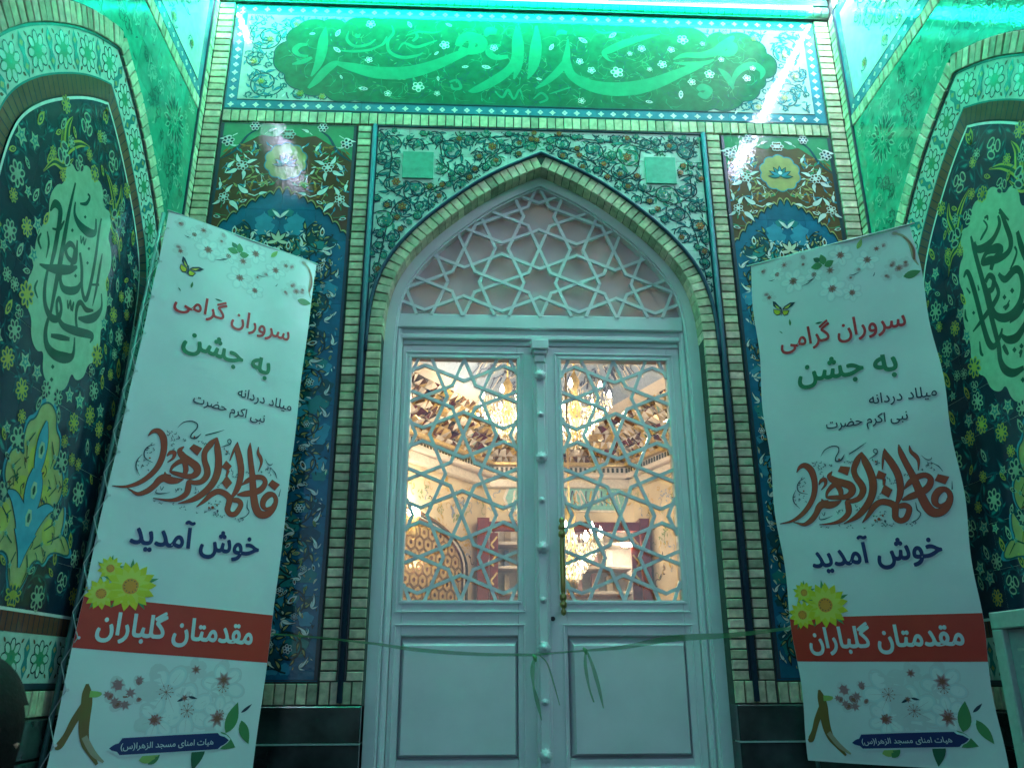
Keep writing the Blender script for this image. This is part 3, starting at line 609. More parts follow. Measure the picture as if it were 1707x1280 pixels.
# ================================================================== side walls with pointed niche panels
def c5L(p): return (p[0]/3.37, 270+p[1]/3.37)
def c4R(p): return (1580+p[0]/3.197, 300+p[1]/3.197)
def sidewall(side):
    M = ML if side == 'L' else MR; mu = -1 if side == 'L' else 1; nm = 'left' if side == 'L' else 'right'
    t = thing('side_wall', '%s side wall, green tiles round a dark blue flowered niche panel' % nm, 'wall', (XL if side == 'L' else XR, -.83, Z0), 'side walls')
    X = lambda s: mu*s; sc = .83
    b = MB(); b.box(min(X(0), X(2.6)), Z0-.7, -.30, max(X(0), X(2.6)), 3.7, -.012, GROUT); obj('wall_core', b, t, M)
    o0 = arch(.76, 2.19, -.02, 0); d = [0, .072, .215, .285]
    A = [arch(.76, 2.19, -.02, 0, q) if q else o0 for q in (0, .074, .082, .212, .218, .278, .288)]
    A = [[(X(sc+p[0]), p[1]) for p in a] for a in A]
    zt = 2.44
    # spandrel above/around (green glazed tiles)
    o1 = A[0]
    for half in (-1, 1):
        hp = [(p[0], p[1]) for p in arch(.76, 2.19, -.02, 0) if p[0]*half >= -1e-6]; hp = hp if half > 0 else hp[::-1]
        ex = .07 if half < 0 else 1.62
        pl = [(X(sc), zt), (X(ex), zt), (X(ex), -.02)]+[(X(sc+p[0]), p[1]) for p in hp[::-1]]
        tiles(pl, .155, -.004, G['wgreen'], t, M)
    b = MB(); b.box(min(X(1.62), X(2.6)), -.02, -.012, max(X(1.62), X(2.6)), zt, -.002, BR[1]); obj('plain_end_wall', b, t, M)
    # ornament on the spandrel
    b = MB(); oo = [(abs(p[0]), p[1]) for p in A[0]]
    ins = [(abs(p[0]), p[1]) for p in A[0]]
    def okw(x, y):
        s = abs(x); return .09 < s < 1.60 and y < zt-.02 and y > 1.0 and not inside(ins, s, y-.03) and not inside(ins, s+(.03 if s < sc else -.03), y)
    for cx_, cz in ((.29, 2.21), (1.37, 2.21)):
        for n_, r in ((16, .118), (12, .086), (8, .05)):
            for i in range(n_):
                a = 2*pi*i/n_; p = (X(cx_)+r*.5*cos(a), cz+r*.5*sin(a)); b.poly(leafpts(p, a, r*.5, r*.26, 0), -.0034+.0003*(n_ == 12)+.0006*(n_ == 8), G['wline'] if n_ != 12 else G['wdark']); b.poly(leafpts((p[0]+.006*cos(a), p[1]+.006*sin(a)), a, r*.36, r*.13, 0), -.0024, G['wdark'])
        b.disc((X(cx_), cz), .018, -.0020, G['wline'], 10); b.disc((X(cx_), cz), .009, -.0016, G['wdark'], 8)
    rg = random.Random(3)
    for _ in range(900):
        s = rg.uniform(.09, 1.6); z = rg.uniform(1.2, zt)
        if okw(X(s), z) and min(hypot(s-.29, z-2.21), hypot(s-1.37, z-2.21)) > .14:
            if _ % 4 == 0: spiral(b, (X(s), z), rg.uniform(.02, .045), rg.uniform(0, 6), mu, 1.2, .0040, -.0032, G['wdark'] if _ % 8 else G['wline'], G['wdark'] if _ % 8 else G['wline'], okw, .6, None, 1.2)
            else:
                lp = leafpts((X(s), z), rg.uniform(0, 6), rg.uniform(.02, .045), .010, .4)
                if all(okw(*q) for q in lp): b.poly(lp, -.0028, rg.choice([G['wline'], G['wdark'], G['wline'], G['lgreen']]))
    obj('spandrel_ornament', b, t, M, 'stuff')
    # brick band of the niche, voussoir by voussoir
    midl = [(X(sc+p[0]), p[1]) for p in arch(.76, 2.19, -.02, 0, .037)]
    rs = resample(midl, .0395)
    for p, q in zip(rs, rs[1:]): brick(t, M @ Matrix.Translation((0, 0, .004)), (p[0]+q[0])/2, (p[1]+q[1])/2, .035, .068, .03, atan2(q[1]-p[1], q[0]-p[0]))
    b = MB(); b.band(A[1], A[2], -.003, TRIM)
    b.band(A[2], A[3], -.006, G['ground']); b.band(A[3], A[4], -.0055, G['teal']); b.band(A[4], A[5], -.006, G['red'])
    b.band(offset(A[2], 0), [(p[0]*.0+q[0]*1.0, p[1]*0+q[1]) for p, q in zip(A[2], A[2])], -.0058, G['teal'])
    obj('niche_bands', b, t, M)
    b = MB(); b.stroke(A[6], .009, -.0040, G['white']); b.stroke([(X(sc-.482), .188), (X(sc+.482), .188)], .009, -.0040, G['white']); obj('white_border', b, t, M)
    # dark red brickwork of the inner band
    b = MB(); rs = resample([( (p[0]+q[0])/2, (p[1]+q[1])/2) for p, q in zip(A[4], A[5])], .030)
    for p, q in zip(rs, rs[1:]):
        if q[1] > .19 or p[1] > .19:
            a = atan2(q[1]-p[1], q[0]-p[0]); n_ = (-sin(a)*.029, cos(a)*.029); b.stroke([(p[0]-n_[0], p[1]-n_[1]), (p[0]+n_[0], p[1]+n_[1])], .0035, -.0054, G['navy'])
    x = -.53
    while x < .53: b.stroke([(X(sc+x), .132), (X(sc+x), .182)], .0035, -.0034, G['navy']); x += .03
    obj('band_joints', b, t, M, 'stuff')
    # dark blue field
    inner = [p for p in A[6] if p[1] > .19]; inner = [(inner[0][0], .19)]+inner+[(inner[-1][0], .19)]
    tiles(inner, .155, -.005, G['navy'], t, M)
    b = MB(); b.box(min(X(sc-.545), X(sc+.545)), .130, -.012, max(X(sc-.545), X(sc+.545)), .184, -.004, G['red'])
    b.box(min(X(sc-.68), X(sc+.68)), -.005, -.012, max(X(sc-.68), X(sc+.68)), .128, -.0042, G['ground']); b.box(min(X(.07), X(1.62)), -.022, -.012, max(X(.07), X(1.62)), -.006, -.002, TRIM); obj('bottom_bands', b, t, M)
    row(t, M, min(X(.07), X(1.62)), max(X(.07), X(1.62)), -.100, -.026)
    for za, zb in ((-.212, -.105), (-.50, -.218), (Z0, -.506), (Z0-.7, Z0-.006)):
        mb = MB(); mb.box(min(X(.02), X(2.6)), za, -.05, max(X(.02), X(2.6)), zb, .010, MARBLE, .003); obj('marble_slab', mb, t, M)
    # white band rosettes: dark-lined green palmettes
    if 'pal' not in MOT:
        q = MB()
        for i in range(8):
            a = 2*pi*i/8; c = (.62*cos(a), .62*sin(a)); q.disc(c, .36, .0008, G['line'], 9, ry=.27, a=a); q.disc(c, .29, .0011, G['ground'], 8, ry=.19, a=a)
        for i in range(8):
            a = 2*pi*i/8+.39; q.poly(leafpts((.25*cos(a), .25*sin(a)), a, .45, .17, 0), .0015, G['green'])
        q.disc((0, 0), .38, .0018, G['green'], 10); q.disc((0, 0), .14, .0022, G['lgreen'], 8)
        for sx in (-1, 1):
            for sy in (-1, 1): q.poly(leafpts((sx*.75, sy*.72), atan2(sy, sx), .34, .2, 0), .0008, G['brown'])
        MOT['pal'] = q.mesh('palmette'); q = MB()
        q.poly([(0, 1), (.30, .45), (.14, 0), (.30, -.45), (0, -1), (-.30, -.45), (-.14, 0), (-.30, .45)], .0008, G['teal']); q.disc((0, .50), .17, .0012, G['ochre'], 4); q.disc((0, -.5), .17, .0012, G['ochre'], 4); MOT['spc'] = q.mesh('spacer')
    cl_ = [((p[0]+q[0])/2, (p[1]+q[1])/2) for p, q in zip(A[2], A[3])]; rs = resample(cl_, .0815)
    for i, p in enumerate(rs):
        if p[1] < .16 or i == 0 or i == len(rs)-1: continue
        a = atan2(rs[i+1][1]-rs[i-1][1], rs[i+1][0]-rs[i-1][0])
        put('palmette' if i % 2 else 'spacer', MOT['pal' if i % 2 else 'spc'], t, M @ Matrix.Translation((0, 0, -.0058)), p[0], p[1], .060 if i % 2 else .064, a, 1)
    x = -.62; i = 0
    while x < .63: put('palmette' if i % 2 else 'spacer', MOT['pal' if i % 2 else 'spc'], t, M @ Matrix.Translation((0, 0, -.0042)), X(sc+x), .0615, .056 if i % 2 else .058); x += .0815; i += 1
    # scrolls and flowers on the dark field
    ia = [(abs(p[0]), p[1]) for p in inner]
    med = [(.0, .385), (.05, .40), (.085, .36), (.10, .33), (.14, .345), (.165, .30), (.155, .25), (.19, .23), (.215, .17), (.195, .11), (.225, .06), (.235, 0), (.215, -.07), (.235, -.12), (.21, -.19), (.175, -.21), (.165, -.26), (.12, -.29), (.085, -.27), (.075, -.33), (.03, -.36), (.02, -.42), (0, -.50)]
    mcx, mcz = sc, 1.19; MS = (1.0 if side == 'L' else 1.0)
    medp = [(mcx+x*1.05, mcz+z) for x, z in med]+[(mcx-x*1.05, mcz+z) for x, z in med[-2:0:-1]]; medp = chaikin(medp)
    palm = [(0, .77), (.05, .745), (.06, .70), (.10, .68), (.105, .62), (.08, .58), (.13, .60), (.16, .57), (.165, .51), (.13, .47), (.14, .43), (.17, .46), (.19, .50), (.21, .45), (.20, .40), (.235, .41), (.30, .345), (.16, .352), (.13, .30), (.10, .315), (.06, .30), (.05, .25), (0, .195)]
    palm = [(x*1.0, z) for x, z in palm]
    palmp = [(sc+x, z+.02) for x, z in palm]+[(sc-x, z+.02) for x, z in palm[-2:0:-1]]; palmp = chaikin(palmp)
    def okn(x, y, mg=.02):
        s = abs(x); return inside(ia, s, y) and inside(ia, s-mg, y) and inside(ia, s+mg, y) and inside(ia, s, y+mg) and not inside(medp, s, y) and not inside(palmp, s, y) and y > .21
    b = MB(); rg = random.Random(9); cir = []
    for _ in range(1500):
        s, z, r = rg.uniform(.34, sc+.01), rg.uniform(.22, 1.85), rg.choice([.03, .045, .07, .10])
        if okn(X(s), z) and all(hypot(s-c[0], z-c[1]) > (r+c[2])*.88 for c in cir): cir.append((s, z, r))
    yf = rosette('yellow_flower', 8, G['yellow'], G['dteal'], G['yellow']); w8 = rosette('white_outline_flower', 7, G['med'], G['navy'], G['med'])
    w3 = rosette('three_petal_flower', 3, G['med'], G['navy'], G['navy']); s5 = star('small_star_flower', 5, G['med'], G['teal']); bu = petalbud('white_outline_bud', G['med'], G['navy'], G['med']); yb2 = petalbud('yellow_leaf_bud', G['yellow'], G['ink'], G['yellow'])
    lst = [yf, w8, bu, s5, w3, yb2, w8, bu, yf, s5, yb2]
    for i, (s, z, r) in enumerate(cir):
        for mm in (1, -1):
            ss = sc+mm*(s-sc)
            spiral(b, (X(ss), z), r*1.15, i, mm*mu, 1.35, .0058, -.0046, G['scroll'], G['scroll'], lambda x, y: okn(x, y, .005), .55, G['teal'], 1.1)
            put('flower', lst[i % len(lst)], t, M @ Matrix.Translation((0, 0, -.0042)), X(ss), z, .021+.018*min(r, .07)/.07, mm*.3)
            if r > .06:
                for q in range(5):
                    a = q*1.26+i; x_, z_ = X(ss)+r*.95*cos(a), z+r*.95*sin(a)
                    if okn(x_, z_, .012): put('flower', lst[(i+q*3+1) % len(lst)], t, M @ Matrix.Translation((0, 0, -.0038)), x_, z_, .021, a)
    obj('scrollwork', b, t, M, 'stuff')
    # big yellow lilies by the apex
    for mm in (1, -1):
        b = MB(); ox, oz = X(sc+mm*-.17), 1.55; q = lambda x, y: (ox+x*mm*mu*-1, oz+y)
        for pts in ([(-.11, .10, .004), (-.05, .07, .022), (0, .02, .03), (.02, -.03, .02)], [(.02, .12, .004), (.035, .07, .028), (.02, .0, .036), (.03, -.05, .02)], [(-.02, -.03, .012), (.02, -.06, .03), (.07, -.08, .02), (.11, -.14, .004)], [(-.03, .0, .004), (.0, -.04, .02), (.04, -.02, .02), (.06, .05, .006)]):
            p2 = [(*q(x, y), w) for x, y, w in pts]; brush(b, p2, -.0040, G['yellow']); brush(b, [(x, y, w*.4) for x, y, w in p2], -.0036, G['ink'])
        obj('lily', b, t, M)
    # palmette
    b = MB(); P = [(X(s), z) for s, z in palmp]; ccx = X(sc); ccz = .47
    b.poly([(ccx+(x-ccx)*1.07, ccz+(z-ccz)*1.05) for x, z in P], -.0040, G['lblue']); b.poly(P, -.0036, G['ochre'])
    [b.disc((ccx+dx_, ccz+dz_), r_2, -.0033, G['yellow'], 12) for dx_, dz_, r_2 in ((0, .0, .07), (-.06, .03, .05), (.06, .03, .05), (-.13, -.05, .04), (.13, -.05, .04), (0, .13, .06), (0, .20, .04))]; b.stroke(P+[P[0]], .006, -.0030, G['dteal'])
    for k_ in range(26):
        t_ = rg.uniform(.2, .75); sx_ = rg.choice((-1, 1)); xx, zz_ = ccx+sx_*rg.uniform(.03, .17), rg.uniform(.30, .74)
        if inside(P, xx, zz_) and inside(P, xx+.02*sx_, zz_) and inside(P, xx, zz_+.03): b.stroke(smooth([(xx, zz_-.015), (xx+.01*sx_, zz_+.005), (xx-.006*sx_, zz_+.02)], 3), .004, -.0028, G['ink']); b.poly(leafpts((xx, zz_), rg.uniform(0, 6), .022, .010), -.0027, rg.choice([G['ink'], G['dteal'], G['brown']]))
    obj('yellow_palmette', b, t, M)
    b = MB()
    for pts in ([(0, .71, .006), (.0, .66, .05), (0, .60, .055), (0, .545, .03)], [(0, .56, .05), (0, .52, .085), (0, .47, .085), (0, .43, .05)], [(-.13, .47, .008), (-.09, .46, .035), (-.04, .42, .06), (0, .38, .08), (.04, .42, .06), (.09, .46, .035), (.13, .47, .008)], [(0, .38, .12), (0, .33, .05), (0, .28, .008)]):
        p2 = [(ccx+x, z+.02, w) for x, z, w in pts]; brush(b, p2, -.0028, G['line'], grow=.008)
        brush(b, p2, -.0024, G['lblue'])
    for x, z in ((0, .62), (0, .50), (0, .42)): b.disc((ccx+x, z+.02), .018, -.0019, G['med'], 6, ry=.028); b.disc((ccx+x, z+.02), .008, -.0015, G['ink'], 6, ry=.015)
    for sd in (-1, 1):
        for pts in ([(.05, .66), (.08, .62), (.07, .58)], [(.09, .50), (.13, .54), (.10, .57)], [(.10, .40), (.15, .43), (.17, .39)], [(.13, .37), (.20, .40), (.25, .36)], [(.03, .32), (.05, .28), (.03, .24)], [(.06, .34), (.10, .36), (.12, .33)]):
            b.stroke([(ccx+sd*x, z+.02) for x, z in pts], [.004, .007, .002], -.0026, G['ink']); put('flower', s5, t, M @ Matrix.Translation((0, 0, -.0024)), ccx+sd*pts[1][0], pts[1][1]+.02, .012)
    obj('palmette_blossom', b, t, M)
    # medallion with script
    b = MB(); b.poly([(X(s), z) for s, z in medp], -.0038, G['med']); obj('script_medallion', b, t, M)
    LS = [[(430, 118, 6), (400, 250, 11), (372, 400, 15), (345, 560, 18), (318, 700, 15), (290, 850, 9)], [(288, 275, 5), (315, 235, 17), (345, 270, 18), (335, 370, 16), (312, 500, 15), (290, 590, 10)], [(300, 375, 4), (340, 380, 7), (358, 350, 7), (368, 330, 4)],
     [(430, 225, 5), (425, 290, 11), (450, 350, 18), (500, 395, 22), (540, 395, 14), (545, 320, 6)], [(455, 235, 4), (490, 235, 9), (510, 200, 8), (498, 180, 5)], [(575, 318, 6), (560, 400, 10), (545, 520, 12), (520, 660, 13), (495, 760, 13), (478, 765, 13), (465, 700, 12), (465, 600, 13), (455, 510, 10)],
     [(580, 515, 4), (565, 600, 11), (545, 720, 10), (525, 810, 3)], [(440, 440, 6), (435, 520, 12), (425, 560, 13), (390, 540, 11), (375, 490, 12), (400, 460, 13), (425, 490, 12), (415, 560, 12), (400, 605, 10)], [(228, 575, 4), (280, 595, 14), (340, 605, 22), (400, 605, 18), (440, 590, 6)],
     [(355, 610, 5), (345, 660, 12), (360, 710, 16), (400, 725, 18), (440, 715, 16), (460, 680, 8)], [(275, 600, 8), (258, 700, 12), (260, 800, 14), (290, 870, 17), (330, 880, 15), (350, 830, 11), (340, 770, 12), (325, 790, 10), (330, 860, 12), (360, 920, 15), (430, 950, 20), (510, 970, 18), (525, 985, 12), (510, 1015, 4)],
     [(440, 950, 10), (432, 880, 11), (440, 810, 13), (460, 790, 12), (490, 830, 13), (530, 835, 5)], [(445, 878, 6), (490, 885, 18), (540, 870, 20), (575, 820, 10), (575, 740, 5)], [(280, 870, 9), (262, 950, 14), (270, 1030, 18), (310, 1080, 22), (370, 1100, 24), (415, 1085, 14), (425, 985, 5)],
     [(292, 975, 8), (345, 985, 13), (397, 996, 8)], [(238, 400, 4), (222, 440, 8), (238, 490, 5)], [(272, 390, 4), (280, 460, 8), (265, 540, 3)], [(218, 665, 4), (202, 710, 8), (218, 765, 4)], [(520, 690, 5), (562, 690, 6)], [(385, 775, 5), (388, 820, 7), (402, 780, 6), (405, 830, 7), (420, 790, 6), (412, 840, 5)], [(460, 415, 5), (462, 455, 6), (475, 425, 5), (478, 465, 6), (490, 430, 4)]]
    LD = [(484, 310, 20), (412, 385, 22), (505, 488, 20), (497, 568, 20), (430, 640, 22), (302, 1150, 26), (296, 1222, 26)]
    RS = [[(185, 215, 4), (205, 250, 6), (180, 300, 8), (168, 322, 4)], [(190, 205, 6), (205, 195, 7), (208, 215, 5)], [(262, 190, 6), (270, 240, 12), (240, 310, 14), (195, 358, 20), (150, 368, 16), (138, 330, 6)], [(118, 300, 6), (135, 370, 13), (165, 480, 15), (200, 610, 16), (235, 760, 16), (265, 880, 15), (275, 960, 16), (300, 1010, 20), (345, 1028, 18), (400, 1000, 10)],
     [(270, 155, 6), (300, 230, 13), (330, 320, 15), (320, 380, 14), (270, 420, 16), (215, 430, 20), (180, 440, 14), (200, 390, 12), (250, 365, 22), (280, 375, 16), (240, 430, 16), (225, 480, 12)], [(270, 165, 12), (320, 215, 4)], [(365, 275, 10), (385, 350, 16), (410, 420, 14)], [(350, 355, 6), (362, 385, 6), (345, 440, 7), (325, 478, 3)],
     [(80, 520, 6), (95, 490, 12), (115, 520, 15), (150, 640, 16), (185, 780, 16), (215, 870, 18), (245, 885, 14), (275, 830, 10), (285, 790, 5)], [(275, 820, 6), (310, 850, 16), (360, 840, 20), (400, 780, 14), (410, 740, 6)], [(265, 500, 8), (300, 530, 16), (350, 480, 18), (380, 490, 15), (395, 560, 15), (385, 640, 17), (350, 705, 20), (300, 735, 20), (250, 720, 16), (225, 660, 12), (215, 600, 10)],
     [(195, 545, 12), (215, 510, 13), (240, 530, 14), (232, 580, 15), (205, 590, 12), (195, 555, 8)], [(240, 530, 8), (265, 600, 12), (240, 660, 14), (190, 730, 13), (130, 808, 4)], [(95, 575, 4), (115, 605, 6)], [(88, 690, 4), (90, 730, 8), (103, 755, 4)], [(165, 860, 4), (172, 920, 9), (185, 935, 5)], [(290, 880, 10), (305, 910, 12), (318, 930, 6)], [(290, 680, 5), (320, 665, 6), (300, 690, 6), (325, 640, 4)], [(325, 760, 4), (370, 720, 10), (405, 660, 10)], [(375, 925, 5), (388, 910, 7), (380, 945, 5)], [(155, 560, 4), (162, 590, 6)]]
    RD = [(338, 590, 30), (297, 625, 28), (133, 708, 22), (350, 905, 30), (388, 885, 30), (395, 1065, 30)]
    b = MB(); f = c5L if side == 'L' else c4R; kx = 1/3.37 if side == 'L' else 1/3.197
    def P2(x, y): s, z = S(side, *f((x, y))); return (X(s), z)
    for s in (LS if side == 'L' else RS):
        pts = []
        for x, y, w in s: q = P2(x, y); pts.append((q[0], q[1], w*kx*.0050))
        brush(b, pts, -.0032, G['ink'])
    for x, y, w in (LD if side == 'L' else RD):
        w *= .5; b.poly([P2(x, y-w*1.1), P2(x+w*.8, y), P2(x, y+w*1.1), P2(x-w*.8, y)], -.0032, G['ink'])
    obj('script', b, t, M)
    # frieze continuing on the side wall
    row(t, M, min(X(.07), X(1.5)), max(X(.07), X(1.5)), 2.440, 2.500)
    tiles([(X(.07), ZF0), (X(2.2), ZF0), (X(2.2), ZF1), (X(.07), ZF1)], .155, -.004, G['border'], t, M)
    b = MB(); b.poly([(X(.12), ZF0+bo), (X(2.15), ZF0+bo), (X(2.15), ZF1-bo), (X(.12), ZF1-bo)], -.0034, G['ground']); b.stroke([(X(.12), ZF0+bo), (X(2.15), ZF0+bo), (X(2.15), ZF1-bo), (X(.12), ZF1-bo)], .006, -.003, G['line'], closed=True)
    okf = lambda x, y: .13 < abs(x) < 2.14 and ZF0+bo < y < ZF1-bo
    for i in range(90):
        s, z, r = rg.uniform(.15, 2.1), rg.uniform(ZF0+.09, ZF1-.09), rg.uniform(.03, .09); e = spiral(b, (X(s), z), r, i, mu, 1.4, .005, -.0028, G['teal'], G['teal'], okf, .45, G['lblue'])
        put('flower', fl, t, M, e[0], e[1], .018)
    obj('frieze_scrollwork', b, t, M, 'stuff')
    x = .1; k = 0
    while x < 1.2:
        put('flower' if k % 2 else 'diamond', f1 if k % 2 else f2, t, M @ Matrix.Translation((0, 0, -.004)), X(x), ZF0+.028, .0135); x += .055; k += 1
    row(t, M, min(X(.07), X(1.6)), max(X(.07), X(1.6)), 3.132, 3.20)
    row(t, M, min(X(0.03), X(1.6)), max(X(0.03), X(1.6)), 3.24, 3.33)
sidewall('L'); sidewall('R')
# ================================================================== door frame and transom
DY = .12
df = thing('door_frame', 'white pointed-arch door frame with star lattice transom over the double door', 'door frame', (CX, DY, Z0))
def ring(d0, d1, z0, z1, foot=Z0):
    o = arch(cx=CX, d=d0, foot=foot); i = arch(cx=CX, d=d1, foot=foot); b = MB()
    for side in (-1, 1):
        ho = [p for p in o if (p[0]-CX)*side >= -1e-6]; hi = [p for p in i if (p[0]-CX)*side >= -1e-6]
        ho = ho if side > 0 else ho[::-1]; hi = hi if side > 0 else hi[::-1]
        b.prism(ho+hi[::-1], z0, z1, PAINT)
    return b
obj('jamb', ring(.0605, .104, -.25, -.085), df, MF); obj('inner_jamb', ring(.1045, .111, -.25, -.098), df, MF)
for sg in (-1, 1):
    b = MB(); xs = sorted((CX+sg*.6125, CX+sg*.6385)); b.box(xs[0], Z0, -.25, xs[1], 1.4605, -.125, PAINT, .003); xm = CX+sg*.628; b.box(xm-.003, Z0, -.125, xm+.003, 1.46, -.118, PAINT, .001); obj('rebate', b, df, MF)
b = MB(); hw = .611
b.box(CX-.6375, 1.462, -.25, CX+.631, 1.528, -.112, PAINT, .004); b.box(CX-.631, 1.436, -.25, CX+.631, 1.4615, -.130, PAINT, .004); b.box(CX-.618, 1.412, -.25, CX+.618, 1.4355, -.120, PAINT, .005); b.box(CX-.611, 1.389, -.25, CX+.611, 1.4115, -.137, PAINT, .004)
obj('transom_bar', b, df, MF)
T = .3435
def seglist(cx, cz):
    out = []
    for q in range(4):
        c, s = (1, 0, -1, 0)[q], (0, 1, 0, -1)[q]
        for (x0, y0), (x1, y1) in (((.5, 0), (.1464, .1464)), ((.1464, .1464), (0, .5)), ((.2071, 0), (.4142, .5)), ((0, .2071), (.5, .4142)),
                                   ((.2071, 0), (.4142, -.5)), ((0, .2071), (-.5, .4142))):
            out.append(((cx+T*(x0*c-y0*s), cz+T*(x0*s+y0*c)), (cx+T*(x1*c-y1*s), cz+T*(x1*s+y1*c))))
    return out
def lattice(centres, okf, zb, w=.0135, th=.012):
    b = MB(); seen = set()
    for c in centres:
        for p, q in seglist(*c):
            key = tuple(sorted(((round(p[0], 3), round(p[1], 3)), (round(q[0], 3), round(q[1], 3)))))
            if key in seen: continue
            seen.add(key); n = 14; a = atan2(q[1]-p[1], q[0]-p[0]) % pi; k = int(a/(pi/8)+.5) % 8
            run = []
            for i in range(n+1):
                t = i/n; x, y = p[0]+(q[0]-p[0])*t, p[1]+(q[1]-p[1])*t
                if okf(x, y): run.append((x, y))
                if (not okf(x, y) or i == n) and run:
                    if len(run) > 1:
                        s, e = run[0], run[-1]; L = hypot(e[0]-s[0], e[1]-s[1]); dx, dy = (e[0]-s[0])/L, (e[1]-s[1])/L; ex = w*.35
                        s = (s[0]-dx*ex, s[1]-dy*ex); e = (e[0]+dx*ex, e[1]+dy*ex); nx, ny = -dy*w/2, dx*w/2; c_ = w*.2
                        z1 = zb+th+.0005*k+.00005*i
                        b.prism([(s[0]+nx, s[1]+ny), (e[0]+nx, e[1]+ny), (e[0]-nx, e[1]-ny), (s[0]-nx, s[1]-ny)], zb, z1, PAINT)
                    run = []
    return b
inn2 = arch(cx=CX, d=.097)
tz = F(770.7, 469.7, .112)[1]
okt = lambda x, y: y > 1.522 and inside([(p[0], p[1]) for p in inn2], x, y)
cs = [(CX-.006+T*i, tz+T*j) for i in range(-3, 4) for j in range(-1, 4)]
obj('star_lattice', lattice(cs, okt, -.122), df, MF)
fr_m = bpy.data.materials.new('frosted_glass'); fr_m.use_nodes = True; n = fr_m.node_tree; n.nodes.clear()
o_ = n.nodes.new('ShaderNodeOutputMaterial'); mx = n.nodes.new('ShaderNodeMixShader'); mx.inputs[0].default_value = .93
tr = n.nodes.new('ShaderNodeBsdfTransparent'); tr.inputs[0].default_value = (1, .95, .9, 1); mx2 = n.nodes.new('ShaderNodeMixShader'); mx2.inputs[0].default_value = .22
di = n.nodes.new('ShaderNodeBsdfDiffuse'); di.inputs[0].default_value = (.62, .60, .66, 1); tl = n.nodes.new('ShaderNodeBsdfTranslucent'); tl.inputs[0].default_value = (.15, .135, .14, 1)
n.links.new(di.outputs[0], mx2.inputs[1]); n.links.new(tl.outputs[0], mx2.inputs[2]); n.links.new(tr.outputs[0], mx.inputs[1]); n.links.new(mx2.outputs[0], mx.inputs[2]); n.links.new(mx.outputs[0], o_.inputs[0])
b = MB(); b.poly([p for p in arch(cx=CX, d=.108, foot=1.50)], -.140, fr_m); obj('frosted_pane', b, df, MF)
gl = bpy.data.materials.new('clear_glass'); gl.use_nodes = True; n = gl.node_tree; n.nodes.clear()
o_ = n.nodes.new('ShaderNodeOutputMaterial'); mx = n.nodes.new('ShaderNodeMixShader'); mx.inputs[0].default_value = .06
tr = n.nodes.new('ShaderNodeBsdfTransparent'); tr.inputs[0].default_value = (.97, .99, .98, 1); gs = n.nodes.new('ShaderNodeBsdfGlossy'); gs.inputs['Roughness'].default_value = .03
n.links.new(tr.outputs[0], mx.inputs[1]); n.links.new(gs.outputs[0], mx.inputs[2]); n.links.new(mx.outputs[0], o_.inputs[0])
# ------------------------------------------------------------------ the two door leaves
def frame_strip(b, x0, y0, x1, y1, w, z0, z1, ch=.002):
    b.box(x0, y1-w, z0, x1, y1, z1, PAINT, ch); b.box(x0, y0, z0, x1, y0+w, z1, PAINT, ch)
    b.box(x0, y0+w+.0005, z0, x0+w, y1-w-.0005, z1, PAINT, ch); b.box(x1-w, y0+w+.0005, z0, x1, y1-w-.0005, z1, PAINT, ch)
def stud(b, c, r, z):
    k = b.mi(PAINT); n = 24; o = len(b.v); prof = [(1, 0), (.96, .18), (.72, .34), (.40, .42), (.34, .58), (.18, .70), (0.02, .72)]
    for q, (rr, h) in enumerate(prof):
        for j in range(n):
            a = 2*pi*j/n; f = 1+(.16*cos(12*a) if q < 4 else 0); b.v.append((c[0]+r*rr*f*cos(a), c[1]+r*rr*f*sin(a), z+r*h*1.2))
    for q in range(len(prof)-1):
        for j in range(n): b.f.append((o+q*n+j, o+q*n+(j+1) % n, o+(q+1)*n+(j+1) % n, o+(q+1)*n+j)); b.m.append(k)
